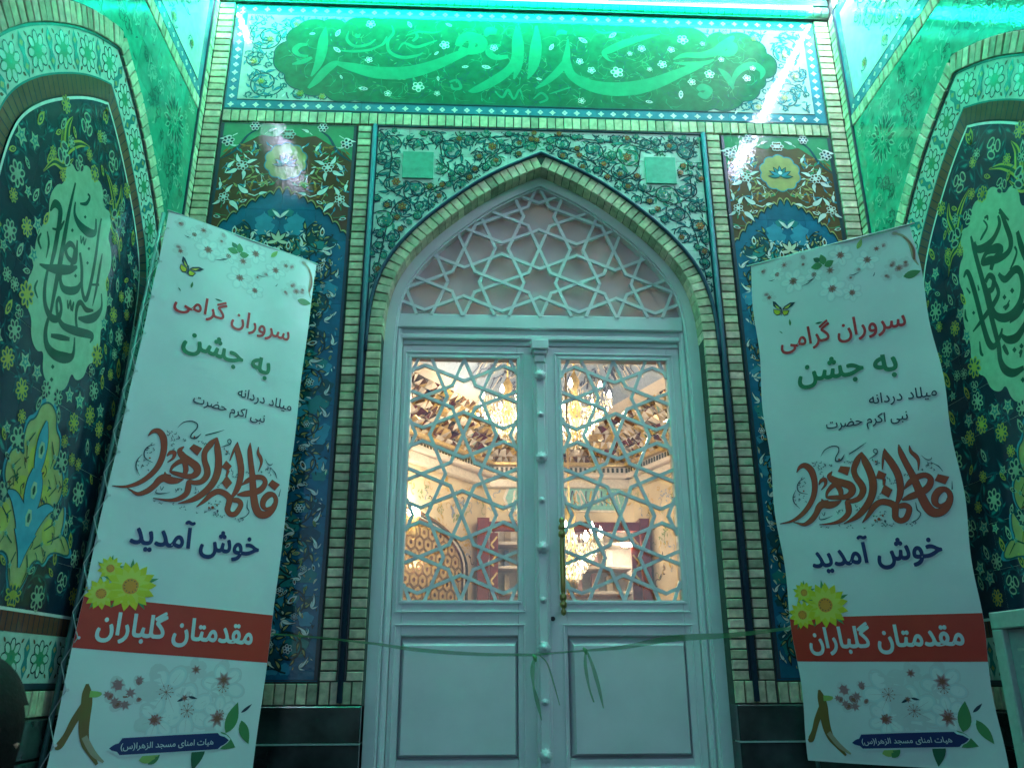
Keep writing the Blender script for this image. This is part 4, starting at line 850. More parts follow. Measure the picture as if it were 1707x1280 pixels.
def leaf_door(x0, x1, g0, g1, p0, p1, label, right):
    t = thing('door_leaf', label, 'door', ((x0+x1)/2, .16, Z0), 'leaves of the double door')
    zf = -.140; zb = -.185
    b = MB(); b.box(x0, Z0, zb, g0, 1.385, zf, PAINT, .003); b.box(g1, Z0, zb, x1, 1.385, zf, PAINT, .003)
    b.box(g0, 1.327, zb, g1, 1.385, zf, PAINT); b.box(g0, .165, zb, g1, .298, zf, PAINT); b.box(g0, -.37, zb, g1, -.283, zf, PAINT); b.box(g0, Z0, zb, g1, -.72, zf, PAINT)
    obj('leaf_frame', b, t, MF)
    b = MB(); frame_strip(b, g0-.030, .250, g1+.030, 1.357, .007, zf, zf+.006); frame_strip(b, g0-.014, .284, g1+.014, 1.341, .012, zf, zf+.004); frame_strip(b, p0-.022, -.318, p1+.022, .207, .007, zf, zf+.006)
    obj('moulding', b, t, MF)
    for (y0, y1) in ((-.283, .165), (-.72, -.37)):
        b = MB(); fw_ = .020; ft = .040; zi = zf-.044; zo = zf+.006
        q0 = [(g0, y0), (g1, y0), (g1, y1), (g0, y1)]; q1 = [(p0, y0+.006), (p1, y0+.006), (p1, y1-.006), (p0, y1-.006)]; q2 = [(p0+fw_, y0+.020), (p1-fw_, y0+.020), (p1-fw_, y1-ft), (p0+fw_, y1-ft)]
        k = b.mi(PAINT); s = len(b.v)
        b.v += [(*p, zf) for p in q0]+[(*p, zi) for p in q1]+[(*p, zo) for p in q2]
        for i in range(4): j = (i+1) % 4; b.f += [(s+i, s+j, s+4+j, s+4+i), (s+4+i, s+4+j, s+8+j, s+8+i)]; b.m += [k, k]
        b.f.append((s+8, s+9, s+10, s+11)); b.m.append(k); obj('raised_panel', b, t, MF)
    cx = (g0+g1)/2; cs = [(cx+T*i, 1.327-T*(j+.5)) for i in (-1, 0, 1) for j in (0, 1, 2)]
    okg = lambda x, y: g0-.001 < x < g1+.001 and .296 < y < 1.329
    obj('star_lattice', lattice(cs, okg, -.162), t, MF)
    b = MB(); b.box(g0, .298, -.181, g1, 1.327, -.177, gl); obj('glass_pane', b, t, MF)
    if right:
        b = MB(); b.box(.2475, Z0, -.14, .3075, 1.30, -.118, PAINT, .004); b.box(.258, Z0, -.118, .297, 1.30, -.104, PAINT, .005)
        b.box(.240, 1.355, -.14, .315, 1.400, -.080, PAINT, .004); b.box(.248, 1.335, -.14, .307, 1.3545, -.090, PAINT, .004); b.box(.255, 1.30, -.14, .300, 1.3345, -.098, PAINT, .004)
        obj('meeting_bar', b, t, MF)
        for i, (x, y) in enumerate(((899, 625), (901, 690), (902, 762), (904, 833), (906, 912), (907, 1000), (909, 1080), (911, 1170), (912, 1260))):
            X, Z = F(x, y, .10); b = MB(); stud(b, (0, 0), .024 if i % 2 == 0 else .013, 0); obj('rosette_stud', b, t, MF @ Matrix.Translation((.2775, Z, -.104)), smooth=True)
        b = MB(); hz0, hz1, hx = .27, .585, .354; tb = [(.010, -.02), (.012, -.01), (.006, 0), (.013, .008), (.013, .018), (.007, .026), (.012, .034), (.012, .046), (.006, .052), (.0095, .06)]
        pr_ = [(.001, hz0-.035), (.009, hz0-.03), (.011, hz0-.018), (.006, hz0-.010), (.013, hz0), (.014, hz0+.012), (.008, hz0+.018), (.014, hz0+.026), (.014, hz0+.042), (.007, hz0+.048), (.0095, hz0+.056), (.0095, (hz0+hz1)/2-.05), (.0105, (hz0+hz1)/2), (.0095, (hz0+hz1)/2+.05)]
        pr_ += [(r, hz0+hz1-h) for r, h in pr_[:-3][::-1]]
        b.lathe(pr_, BRASS, 14, (hx, .085, 0))
        for z in (hz0+.02, hz1-.02): b.tube([(hx, .085, z), (hx, .142, z)], .007, BRASS, 8)
        obj('brass_pull_handle', b, t, ID, smooth=True)
        b = MB(); b.lathe([(.0001, .142-.006), (.008, .142-.006), (.0095, .142-.002), (.0095, .145)][::-1], mat('black_keyhole', (.01, .012, .012), rough=.4), 14, (.3165, 0, .227), 'y'); 
        b.v = [(x, -y, z) for x, y, z in b.v]; obj('keyhole', b, t, ID)
    return t
leaf_door(-.3215, .2770, -.280, .178, -.285, .184, 'left white door leaf with star lattice glazing, no handle', False)
leaf_door(.2780, .8995, .374, .841, .378, .850, 'right white door leaf with star lattice glazing and long brass handle', True)
# ================================================================== banners
bpy.context.view_layer.update()
AF = {'ا': (0xFE8D, 0xFE8E, 0, 0), 'آ': (0xFE81, 0xFE82, 0, 0), 'ب': (0xFE8F, 0xFE90, 0xFE91, 0xFE92), 'ت': (0xFE95, 0xFE96, 0xFE97, 0xFE98), 'ج': (0xFE9D, 0xFE9E, 0xFE9F, 0xFEA0),
      'ح': (0xFEA1, 0xFEA2, 0xFEA3, 0xFEA4), 'خ': (0xFEA5, 0xFEA6, 0xFEA7, 0xFEA8), 'د': (0xFEA9, 0xFEAA, 0, 0), 'ر': (0xFEAD, 0xFEAE, 0, 0), 'ز': (0xFEAF, 0xFEB0, 0, 0),
      'س': (0xFEB1, 0xFEB2, 0xFEB3, 0xFEB4), 'ش': (0xFEB5, 0xFEB6, 0xFEB7, 0xFEB8), 'ض': (0xFEBD, 0xFEBE, 0xFEBF, 0xFEC0), 'ق': (0xFED5, 0xFED6, 0xFED7, 0xFED8), 'ک': (0xFB8E, 0xFB8F, 0xFB90, 0xFB91),
      'گ': (0xFB92, 0xFB93, 0xFB94, 0xFB95), 'ل': (0xFEDD, 0xFEDE, 0xFEDF, 0xFEE0), 'م': (0xFEE1, 0xFEE2, 0xFEE3, 0xFEE4), 'ن': (0xFEE5, 0xFEE6, 0xFEE7, 0xFEE8), 'و': (0xFEED, 0xFEEE, 0, 0),
      'ه': (0xFEE9, 0xFEEA, 0xFEEB, 0xFEEC), 'ی': (0xFBFC, 0xFBFD, 0xFBFE, 0xFBFF), 'ط': (0xFEC1, 0xFEC2, 0xFEC3, 0xFEC4), 'ف': (0xFED1, 0xFED2, 0xFED3, 0xFED4)}
def shape(s):
    out = []
    for i, c in enumerate(s):
        if c not in AF: out.append(c); continue
        pj = i > 0 and s[i-1] in AF and AF[s[i-1]][2]; nj = AF[c][2] and i+1 < len(s) and s[i+1] in AF and AF[s[i+1]][1]
        out.append(chr(AF[c][3 if (pj and nj) else 1 if pj else 2 if nj else 0]))
    return ''.join({'(': ')', ')': '('}.get(c, c) for c in out[::-1])
def contours(s, k=4):
    cu = bpy.data.curves.new('text', 'FONT'); cu.body = shape(s); o = bpy.data.objects.new('text', cu); C.objects.link(o)
    dg = bpy.context.evaluated_depsgraph_get(); cc = o.to_curve(dg); res = []
    for sp_ in cc.splines:
        pts = []; bp = sp_.bezier_points
        if len(bp):
            for i in range(len(bp)):
                a, c = bp[i], bp[(i+1) % len(bp)]; p0, p1, p2, p3 = a.co, a.handle_right, c.handle_left, c.co
                straight = abs((p1-p0).cross(p3-p0).z)+abs((p2-p0).cross(p3-p0).z) < 1e-5
                for j in range(1 if straight else k):
                    t = j/k; q = p0*(1-t)**3+p1*3*t*(1-t)**2+p2*3*t*t*(1-t)+p3*t**3; pts.append((q.x, q.y))
        else: pts = [(p.co.x, p.co.y) for p in sp_.points]
        cl = []
        for p in pts:
            if not cl or hypot(p[0]-cl[-1][0], p[1]-cl[-1][1]) > 1e-4: cl.append(p)
        if len(cl) > 2: res.append(cl)
    o.to_curve_clear(); bpy.data.objects.remove(o); bpy.data.curves.remove(cu)
    ar = [sum(q[i-1][0]*q[i][1]-q[i][0]*q[i-1][1] for i in range(len(q)))/2 for q in res]; big = max(range(len(res)), key=lambda i: abs(ar[i])); sg = 1 if ar[big] > 0 else -1
    isin = [a*sg < 0 and any(a2*sg > 0 and abs(a2) > abs(a) and inside(q2, *q[0]) for q2, a2 in zip(res, ar)) for q, a in zip(res, ar)]
    return [q for q, h_ in zip(res, isin) if not h_], [q for q, h_ in zip(res, isin) if h_]
VIN = mat('vinyl_white', (.70, .73, .74), rough=.30, var=.03, scale=5, bump=.5, bscale=5, dist=.010)
PC = dict(white=pr('white', (.74, .76, .76)), red=pr('red', (.60, .03, .035)), green=pr('green', (.02, .20, .09)), navy=pr('navy', (.012, .025, .13)), band=pr('band_red', (.60, .035, .02)), rust=pr('rust', (.46, .055, .02)),
          ink=pr('ink', (.02, .03, .06)), pink=pr('pink', (.50, .34, .36)), dpink=pr('dusty_pink', (.38, .17, .18)), petal=pr('pale_petal', (.62, .62, .63)), bro=pr('stamen_brown', (.28, .085, .05)), leaf=pr('leaf', (.07, .24, .08)), dleaf=pr('dark_leaf', (.02, .12, .06)),
          yel=pr('yellow', (.66, .56, .02)), ypale=pr('pale_yellow', (.70, .62, .09)), oran=pr('orange', (.80, .27, .03)), wood=pr('branch_brown', (.22, .12, .03)), lwood=pr('branch_light', (.42, .32, .22)), grn2=pr('fresh_green', (.32, .48, .12)), silver=pr('silver_white', (.62, .68, .70)))
corners = {'R': [Vector((1.147, -.22, 1.617)), Vector((1.653, -.602, 1.607)), Vector((1.689, -.431, -.284)), Vector((1.183, -.052, -.273))],
           'L': [Vector((-1.217, -.401, 1.715)), Vector((-.707, -.060, 1.677)), Vector((-.699, -.206, -.291)), Vector((-1.209, -.556, -.253))]}
BM = {}; BD = {}
for k, (tl, tr_, br, bl) in corners.items():
    ax = ((tr_-tl)+(br-bl)).normalized(); ay = ((tl-bl)+(tr_-br)); ay = (ay-ax*ay.dot(ax)).normalized(); n_ = ax.cross(ay)
    c = (tl+tr_+br+bl)/4; w = ((tr_-tl).length+(br-bl).length)/2; h = ((tl-bl).length+(tr_-br).length)/2
    M = Matrix((ax, ay, n_)).transposed().to_4x4(); M.translation = c-ax*w/2+ay*h/2; BM[k] = M; BD[k] = (w, h)
def BN(k, x, y):
    Mi = BM[k].inverted(); o = Mi @ Vector((0, -D0, 0)); d = (Mi.to_3x3() @ ray(x, y)); t = -o.z/d.z; p = o+d*t; return (p.x/BD[k][0], -p.y/BD[k][1])
TX = {s: contours(s) for s in ('سروران گرامی', 'به جشن', 'میلاد دردانه', 'نبی اکرم حضرت', 'خوش آمدید', 'مقدمتان گلباران', 'هیات امنای مسجد الزهرا(س)')}
def q5(x, y): return BN('R', 1300+x/5.69, 730+y/5.69)
def q4(x, y): return BN('R', 1240+x/4.267, 360+y/4.267)
def q6(x, y): return BN('R', 1290+x/3.657, 930+y/3.657)
def banner(k):
    w, h = BD[k]; M = BM[k]; nm = 'left' if k == 'L' else 'right'
    t = thing('welcome_banner', 'tall white welcome banner with Persian text and flowers, leaning in the %s corner' % nm, 'banner', M @ Vector((w/2, -h-.5, 0)), 'welcome banners'); WM[t.name] = Matrix.Translation(M @ Vector((w/2, -h-.5, 0)))
    ph = 0 if k == 'L' else 2.1
    def wave(x, y):
        u, v = x/w, -y/h
        return .0045*sin(3.1*u+7*v+ph)+.0035*sin(9*u-5*v+ph*2)+.007*sin(2.2*v*pi+ph)*sin(pi*u)+.0025*sin(17*v+6*u+ph)*(1-u if k == 'L' else u)
    def edge(x, y):        # slightly scalloped vertical edges
        u = x/w; v = -y/h; d = (.005*sin(9*v*pi+ph)*(u-.5)*2 + (.008*sin(2*pi*v+ph)*(u-.5)*2))*(.25 if k == 'L' else 1)
        return x-d
    def fn(x, y, z): return (edge(x, y), y, wave(x, y)+z)
    LZ = .0008
    def U(u, v): return (u*w, -v*h)
    b = MB(); nx, ny = 26, 76; kk = b.mi(VIN)
    for j in range(ny+1):
        for i in range(nx+1): b.v.append(fn(w*i/nx, -h*j/ny, 0))
    for j in range(ny):
        for i in range(nx): a = j*(nx+1)+i; b.f.append((a, a+nx+1, a+nx+2, a+1)); b.m.append(kk)
    obj('sheet', b, t, M, smooth=True)
    def grid(b, u0, v0, u1, v1, z, m, nx=26, ny=6, sk=0):
        k2 = b.mi(m); s = len(b.v)
        for j in range(ny+1):
            for i in range(nx+1): u = u0+(u1-u0)*i/nx; v = v0+(v1-v0)*j/ny+sk*u; b.v.append(fn(u*w, -v*h, z))
        for j in range(ny):
            for i in range(nx): a = s+j*(nx+1)+i; b.f.append((a, a+nx+1, a+nx+2, a+1)); b.m.append(k2)
    def poly(b, pts, l, m):       # pts in u, v
        b.poly([U(*p) for p in pts], l*LZ, m, fn)
    def blob(b, u, v, r, l, m, sy=1, n=12, a=0): b.disc(U(u, v), r, l*LZ, m, n, ry=r*sy, a=a, fn=fn)
    def text(s, pl, pr__, bold, m, halo, l, name, vs_=1.0):
        out, hol = TX[s]; xs = [p[0] for q in out for p in q]; x0, x1 = min(xs), max(xs); A = Vector(U(*pl)); B = Vector(U(*pr__)); d = B-A; sc = d.length/(x1-x0); d.normalize(); nn = Vector((-d.y, d.x))
        def mp(p): q = A+d*((p[0]-x0)*sc)+nn*(p[1]*sc*vs_); return (q.x, q.y)
        b = MB()
        for q in out:
            P = [mp(p) for p in q]
            if halo: b.stroke(P, halo*2, l*LZ, PC['white'], fn, True)
            b.poly(P, (l+1)*LZ, m, fn)
            if bold: b.stroke(P, bold*2, (l+1)*LZ+.0001, m, fn, True)
        for q in hol:
            P = [mp(p) for p in q]
            if bold: b.stroke(P, bold*.9, (l+1)*LZ+.0001, m, fn, True)
            bgm = PC['white'] if m not in (PC['silver'], PC['white']) else (PC['band'] if s.startswith('مق') else PC['navy'])
            c = Vector((sum(p[0] for p in P)/len(P), sum(p[1] for p in P)/len(P))); f_ = .80 if bold else 1
            b.poly([(c.x+(p[0]-c.x)*f_, c.y+(p[1]-c.y)*f_) for p in P], (l+1)*LZ+.0003, bgm, fn)
        obj(name, b, t, M)
    # blossoms across the top
    b = MB(); rg = random.Random(4)
    def blossom(x, y, s=1, col='bro', q=q4, pet=True):
        u, v = q(x, y); r = .017*s
        if not (0.02 < u < .98 and .004 < v < .996): return
        if pet:
            for i in range(5):
                a = i*1.256+x; uu, vv = u+1.5*r/w*cos(a), v+1.5*r/h*sin(a)
                if 0.03 < uu < .97 and .006 < vv < .99: blob(b, uu, vv, r*1.15, .5+.02*i, PC['petal'], .72, 9, a)
        for i, (f_, c) in enumerate(((1.0, 'pink'), (.74, 'dpink'), (.45, col))):
            n = 7; pts = [(u+r*f_*(1.15 if j % 2 == 0 else .62)*cos(j*pi/n+x)/w, v+r*f_*(1.1 if j % 2 == 0 else .62)*sin(j*pi/n+x)/h) for j in range(2*n)]
            poly(b, pts, .8+.25*i, PC[c])
    for x, y, s in ((350, 465, 1.1), (690, 280, 1.0), (630, 520, 1.05), (770, 545, .8), (880, 310, .95), (950, 230, .7), (280, 355, .8), (615, 390, .95), (180, 580, .7), (1100, 370, .9), (1050, 350, .6), (1010, 425, .5), (1150, 330, .6), (120, 400, .5), (420, 350, .5), (760, 440, .4)): blossom(x, y, s)
    def bigflower(x, y, R_, q, a0=0):
        u, v = q(x, y)
        for i in range(6):
            a = a0+i*1.047; uu, vv = u+.62*R_/w*cos(a), v+.62*R_/h*sin(a)
            if not (.06 < uu < .94 and .01 < vv < .985): continue
            for f_, c_ in ((1.0, 'petal'), (.86, 'silver'), (.66, 'white')): b.disc(U(uu, vv), R_*.50*f_, (.55+.35*(1-f_)+.012*i)*LZ, PC[c_], 12, ry=R_*.36*f_, a=-a, fn=fn)
            b.stroke([U(u, v), U(u+.8*R_/w*cos(a), v+.8*R_/h*sin(a))], [.0014, .0004], .72*LZ, PC['pink'], fn)
        for i in range(9):
            a = i*.7+a0; p_ = U(u+.24*R_/w*cos(a), v+.24*R_/h*sin(a)); b.stroke([U(u, v), p_], .0012, .95*LZ, PC['bro'], fn); b.disc(p_, .0022, 1.1*LZ, PC['bro'], 6, fn=fn)
    def softspot(x, y, R_, q, c1='pink', c2='dpink'):
        u, v = q(x, y)
        if .05 < u < .95: b.disc(U(u, v), R_, .60*LZ, PC['petal'], 12, ry=R_*.7, a=x, fn=fn); b.disc(U(u, v), R_*.55, .78*LZ, PC[c1], 10, ry=R_*.4, a=x, fn=fn); b.disc(U(u, v), R_*.28, .9*LZ, PC[c2], 8, ry=R_*.2, a=x, fn=fn)
    for x, y, R_, a_ in ((350, 465, .050, 0), (690, 280, .045, .4), (630, 520, .050, .8), (880, 310, .042, .2), (770, 545, .036, .5), (230, 420, .030, .1), (500, 420, .034, .9)): bigflower(x, y, R_, q4, a_)
    for x, y, R_ in ((1100, 370, .030), (1060, 340, .024), (1150, 350, .022), (1020, 430, .018), (130, 400, .022), (420, 300, .02), (820, 380, .02), (1000, 210, .022), (160, 560, .02), (1090, 120, .022)): softspot(x, y, R_, q4)
    def leaf4(x, y, L, ww, a, c): 
        u, v = q4(x, y); P = leafpts(U(u, v), a, L, ww, .1, 7); b.poly(P, 1.6*LZ, PC[c], fn); b.stroke([U(u, v), (U(u, v)[0]+L*.8*cos(a), U(u, v)[1]+L*.8*sin(a))], .0008, 1.9*LZ, PC['dleaf'], fn)
    leaf4(1130, 430, .062, .036, .0, 'leaf'); leaf4(570, 350, .045, .034, 1.6, 'leaf'); leaf4(560, 355, .045, .036, 3.0, 'leaf'); leaf4(575, 360, .040, .034, .25, 'leaf'); leaf4(540, 330, .03, .026, 2.3, 'dleaf'); leaf4(810, 235, .045, .022, .9, 'grn2'); leaf4(325, 780, .028, .011, 1.4, 'leaf'); leaf4(505, 765, .03, .009, -.1, 'dleaf'); leaf4(270, 835, .018, .005, 2.2, 'dleaf')
    brush(b, [(*U(*q4(x, y)), ww) for x, y, ww in ((1075, 118, .006), (1140, 135, .010), (1185, 180, .012), (1205, 240, .016), (1210, 300, .010), (1240, 350, .003))], 1.4*LZ, PC['lwood'], fn); brush(b, [(*U(*q4(x, y)), ww) for x, y, ww in ((1150, 145, .004), (1190, 185, .006), (1212, 240, .009), (1212, 310, .008))], 1.7*LZ, PC['bro'], fn)
    for x0, y0, x1, y1 in ((750, 425, 820, 400), (170, 462, 215, 455), (410, 505, 500, 450), (450, 470, 505, 440), (915, 430, 930, 400)): p, q_ = U(*q4(x0, y0)), U(*q4(x1, y1)); b.stroke([p, ((p[0]+q_[0])/2, (p[1]+q_[1])/2-.003), q_], [.001, .0035, .001], 1.5*LZ, PC['ink'], fn)
    obj('printed_blossoms', b, t, M)
    b = MB()
    for pts, c, l in (([(205, 605), (225, 610), (262, 650), (268, 665), (235, 660), (210, 640)], 'ink', 1.5), ([(368, 612), (330, 615), (290, 640), (272, 665), (310, 662), (345, 640)], 'ink', 1.5), ([(210, 660), (262, 668), (262, 700), (235, 708), (212, 690)], 'ink', 1.5), ([(275, 668), (325, 668), (312, 702), (285, 710), (272, 690)], 'ink', 1.5),
                      ([(215, 665), (258, 672), (256, 694), (236, 702), (217, 688)], 'yel', 2), ([(280, 672), (318, 673), (307, 696), (287, 704), (277, 690)], 'yel', 2), ([(222, 628), (250, 650), (256, 662), (234, 654)], 'ypale', 2), ([(335, 625), (300, 645), (284, 661), (315, 652)], 'ypale', 2)): poly(b, [q4(*p) for p in pts], l, PC[c])
    brush(b, [(*U(*q4(x, y)), ww) for x, y, ww in ((262, 645, .002), (268, 670, .004), (270, 708, .002))], 2.4*LZ, PC['ink'], fn); obj('printed_butterfly', b, t, M)
    # lines of text
    text('سروران گرامی', BN('R', 1300.5, 582), BN('R', 1511.5, 541), .0016, PC['red'], .0055, 1.2, 'red_text', 1.15)
    text('به جشن', BN('R', 1332, 636), BN('R', 1493.5, 616), .0032, PC['green'], .0065, 1.2, 'green_text', 1.1)
    text('میلاد دردانه', BN('R', 1448, 674), BN('R', 1557.5, 660), .0005, PC['ink'], .003, 1.2, 'small_text', 1.1)
    text('نبی اکرم حضرت', BN('R', 1377.5, 714), BN('R', 1512, 699), .0005, PC['ink'], .003, 1.2, 'small_text', 1.1)
    text('خوش آمدید', BN('R', 1356, 946), BN('R', 1573, 926), .0026, PC['navy'], .0065, 1.2, 'navy_text', 1.2)
    # red band
    b = MB(); v0 = (BN('R', 1560, 1024)[1]+BN('R', 1420, 1026)[1])/2; v1 = (BN('R', 1330, 1101)[1]+BN('R', 1600, 1103)[1])/2
    grid(b, .001, v0, .999, v1, .8*LZ, PC['band']); obj('red_band', b, t, M, smooth=True)
    text('مقدمتان گلباران', BN('R', 1351, 1080), BN('R', 1609, 1074), .0024, PC['silver'], 0, 1.2, 'white_text', 1.25)
    # yellow flowers
    b = MB()
    for x, y, r, n, a0 in ((185, 210, .036, 11, 0), (180, 345, .046, 12, .2), (318, 285, .072, 14, .1)):
        u, v = q6(x, y); c = U(u, v); l0 = 2.2 if r > .05 else 1.6
        for j in range(5): b.poly(leafpts(c, a0+j*1.25+.3, r*1.25, r*.3, 0), (l0-.3)*LZ, PC['leaf'], fn)
        for j in range(n): a = a0+2*pi*j/n; b.poly(leafpts(c, a, r*1.12, r*.62, .05), (l0+.05*(j % 3))*LZ, PC['yel'], fn)
        for j in range(n): a = a0+pi/n+2*pi*j/n; b.poly(leafpts(c, a, r*.85, r*.42, 0), (l0+.3+.05*(j % 3))*LZ, PC['ypale'], fn)
        b.disc(c, r*.40, (l0+.7)*LZ, PC['ypale'], 12, fn=fn); b.disc(c, r*.36, (l0+.9)*LZ, PC['oran'], 12, fn=fn); [b.disc((c[0]+r*.27*cos(q_), c[1]+r*.27*sin(q_)), r*.035, (l0+1.2)*LZ, PC['bro'], 5, fn=fn) for q_ in (i_*.52 for i_ in range(12))]
    obj('printed_yellow_flowers', b, t, M)
    # calligraphy
    ST = [[(165, 325, 3), (192, 275, 30), (240, 258, 50), (295, 300, 58), (330, 385, 52), (340, 480, 48), (325, 570, 44), (280, 660, 40), (215, 735, 34), (130, 788, 20), (25, 812, 3)],
          [(590, 590, 4), (540, 618, 46), (480, 632, 66), (425, 625, 70), (385, 655, 56), (358, 715, 46), (315, 775, 44), (250, 818, 30), (185, 805, 12), (150, 795, 3)], [(405, 575, 4), (425, 600, 26), (470, 600, 26)],
          [(497, 312, 3), (472, 360, 44), (520, 400, 62), (600, 425, 66), (665, 450, 70), (690, 495, 60), (665, 540, 50), (610, 560, 44), (540, 562, 40), (480, 562, 30), (448, 560, 12)], [(450, 562, 10), (458, 510, 26), (500, 455, 40), (550, 430, 50)], [(545, 440, 44), (580, 500, 44), (585, 560, 30)],
          [(376, 442, 3), (396, 402, 30), (432, 392, 34), (436, 440, 20), (400, 490, 3)],
          [(772, 132, 3), (735, 205, 50), (702, 295, 48), (722, 370, 50), (772, 440, 56), (790, 500, 54), (760, 565, 46), (700, 595, 40), (645, 600, 34), (655, 650, 50), (655, 710, 46), (605, 770, 40), (520, 805, 22), (385, 820, 3)],
          [(772, 132, 8), (805, 215, 56), (850, 310, 62), (880, 410, 64), (880, 510, 60), (850, 600, 56), (790, 690, 52), (720, 755, 38), (612, 812, 3)],
          [(785, 803, 3), (838, 735, 30), (890, 655, 46), (950, 610, 50), (1030, 615, 56), (1085, 650, 56), (1090, 710, 50), (1095, 755, 50), (1135, 785, 46), (1185, 770, 46), (1212, 715, 44), (1215, 665, 44), (1175, 640, 46), (1120, 650, 40)],
          [(990, 100, 3), (1012, 170, 52), (1065, 250, 60), (1115, 350, 58), (1135, 460, 54), (1128, 550, 46), (1100, 630, 20)], [(985, 120, 6), (978, 200, 18), (970, 300, 5)],
          [(1125, 62, 3), (1145, 140, 42), (1195, 250, 50), (1245, 350, 54), (1285, 450, 60), (1330, 560, 66), (1385, 660, 72), (1450, 710, 74), (1530, 690, 62), (1582, 615, 46), (1585, 535, 40), (1545, 490, 42), (1490, 500, 56), (1450, 560, 54), (1455, 620, 46), (1500, 645, 30), (1550, 610, 12), (1562, 570, 4)],
          [(1165, 492, 3), (1215, 430, 40), (1285, 375, 46), (1365, 355, 46), (1412, 392, 44), (1390, 465, 52), (1320, 520, 56), (1225, 560, 50), (1150, 590, 12)], [(1225, 72, 2), (1240, 130, 26), (1285, 175, 34), (1308, 225, 20), (1302, 310, 3)]]
    DI = [[(550, 312), (575, 265), (665, 275), (642, 352)], [(935, 310), (1005, 342), (985, 395), (908, 382)], [(985, 442), (1060, 492), (1025, 565), (958, 522)], [(1480, 345), (1580, 370), (1542, 440), (1450, 405)], [(972, 390), (1000, 390), (992, 450), (975, 450)]]
    BK = [[(385, 175, 3), (420, 112, 10), (490, 75, 13), (548, 82, 14), (555, 125, 13), (528, 180, 14), (530, 218, 16), (580, 205, 22), (612, 150, 3)], [(655, 150, 12), (735, 100, 14), (820, 40, 4)], [(840, 205, 3), (885, 175, 12), (920, 145, 12), (922, 115, 12), (900, 105, 10), (885, 125, 10), (905, 145, 10), (930, 150, 6)],
          [(245, 375, 5), (200, 405, 10), (178, 455, 12), (200, 510, 12), (280, 530, 4)], [(168, 490, 4), (145, 555, 12), (160, 615, 12), (210, 665, 4)], [(1335, 168, 4), (1380, 205, 10), (1420, 205, 10), (1430, 185, 6)], [(1440, 242, 4), (1490, 270, 12), (1525, 318, 5)], [(1605, 410, 4), (1605, 490, 14)],
          [(390, 740, 4), (392, 770, 12), (440, 765, 12), (510, 735, 3)], [(410, 705, 3), (430, 735, 10), (440, 700, 8)], [(1275, 610, 6), (1290, 680, 14), (1325, 715, 10), (1300, 770, 10), (1240, 800, 4)]]
    rg2 = random.Random(8)
    for (cx_, cy, sx, sy, n) in ((410, 245, 85, 40, 16), (230, 430, 35, 50, 9), (210, 580, 45, 45, 10), (640, 225, 35, 14, 5), (910, 230, 25, 35, 7), (1390, 270, 60, 40, 10), (950, 760, 70, 60, 18), (930, 830, 150, 20, 9), (560, 845, 160, 18, 8), (1250, 810, 60, 25, 6), (580, 670, 30, 35, 6), (730, 660, 30, 30, 5), (1060, 400, 30, 50, 6), (1190, 330, 15, 70, 3), (930, 540, 20, 30, 3), (400, 335, 15, 15, 3)):
        for _ in range(n):
            x, y = cx_+rg2.uniform(-sx, sx), cy+rg2.uniform(-sy, sy); a = rg2.uniform(0, 6); L = rg2.uniform(8, 20); BK.append([(x, y, 3), (x+L*cos(a), y+L*sin(a), 9), (x+L*cos(a)+L*cos(a+1.6), y+L*sin(a)+L*sin(a+1.6), 3)])
    kx = w/(BN('R', 1600, 800)[0]-BN('R', 1300, 800)[0])/300/5.69*.94
    b = MB()
    for s in ST: brush(b, [(*U(*q5(x, y)), ww*kx*1.12) for x, y, ww in s], 1.0*LZ, PC['white'], fn, .0075, 5); brush(b, [(*U(*q5(x, y)), ww*kx*1.12) for x, y, ww in s], 1.5*LZ, PC['ink'], fn, .0022, 5)
    for d_ in DI: P = [U(*q5(*p)) for p in d_]; b.stroke(P, .0024, 1.5*LZ, PC['ink'], fn, True)
    for i, s in enumerate(ST): brush(b, [(*U(*q5(x, y)), ww*kx*1.12) for x, y, ww in s], (2.0+.03*i)*LZ, PC['rust'], fn, -.0008, 5)
    for d_ in DI: poly(b, [q5(*p) for p in d_], 2.1, PC['rust'])
    for s in BK: brush(b, [(*U(*q5(x, y)), max(ww*kx*.85, .0007)) for x, y, ww in s], 2.5*LZ, PC['ink'], fn, 0, 3)
    for x, y, r in ((940, 770, 16), (905, 780, 10), (975, 735, 10), (560, 200, 10), (910, 225, 9), (240, 500, 9)): blob(b, *q5(x, y), r*kx*1.0, 2.7, PC['rust'])
    obj('rust_calligraphy', b, t, M)
    # lower picture: branch, blossoms and leaves
    b = MB()
    for pts, c in (([(262, 800, 10), (275, 845, 34), (290, 900, 40), (300, 960, 40), (318, 1030, 36), (345, 1090, 30), (380, 1130, 26), (440, 1200, 10)], 'wood'), ([(285, 900, 30), (255, 980, 26), (240, 1050, 22), (222, 1100, 26), (205, 1110, 10)], 'wood'), ([(290, 850, 24), (330, 850, 20), (350, 845, 8)], 'grn2'), ([(330, 1060, 20), (400, 1140, 20), (470, 1190, 8)], 'lwood')):
        brush(b, [(*U(*q6(x, y)), ww*.0008) for x, y, ww in pts], (1.1 if c == 'wood' else 1.35)*LZ, PC[c], fn)
    for x, y, s in ((420, 800, 1.2), (530, 770, .8), (500, 840, 1.0), (430, 885, .9), (490, 900, 1.0), (380, 850, .7)): blossom(x, y, s, 'dpink', q6, False)
    for x, y, R_, a_ in ((700, 830, .085, 0), (860, 930, .080, .5), (1050, 790, .070, .2), (690, 980, .060, .7), (1080, 950, .055, .4)): bigflower(x, y, R_, q6, a_)
    for x, y, R_ in ((420, 800, .030), (480, 860, .032), (530, 780, .022), (450, 900, .026), (400, 860, .02), (560, 870, .018)): softspot(x, y, R_, q6, 'dpink', 'bro')
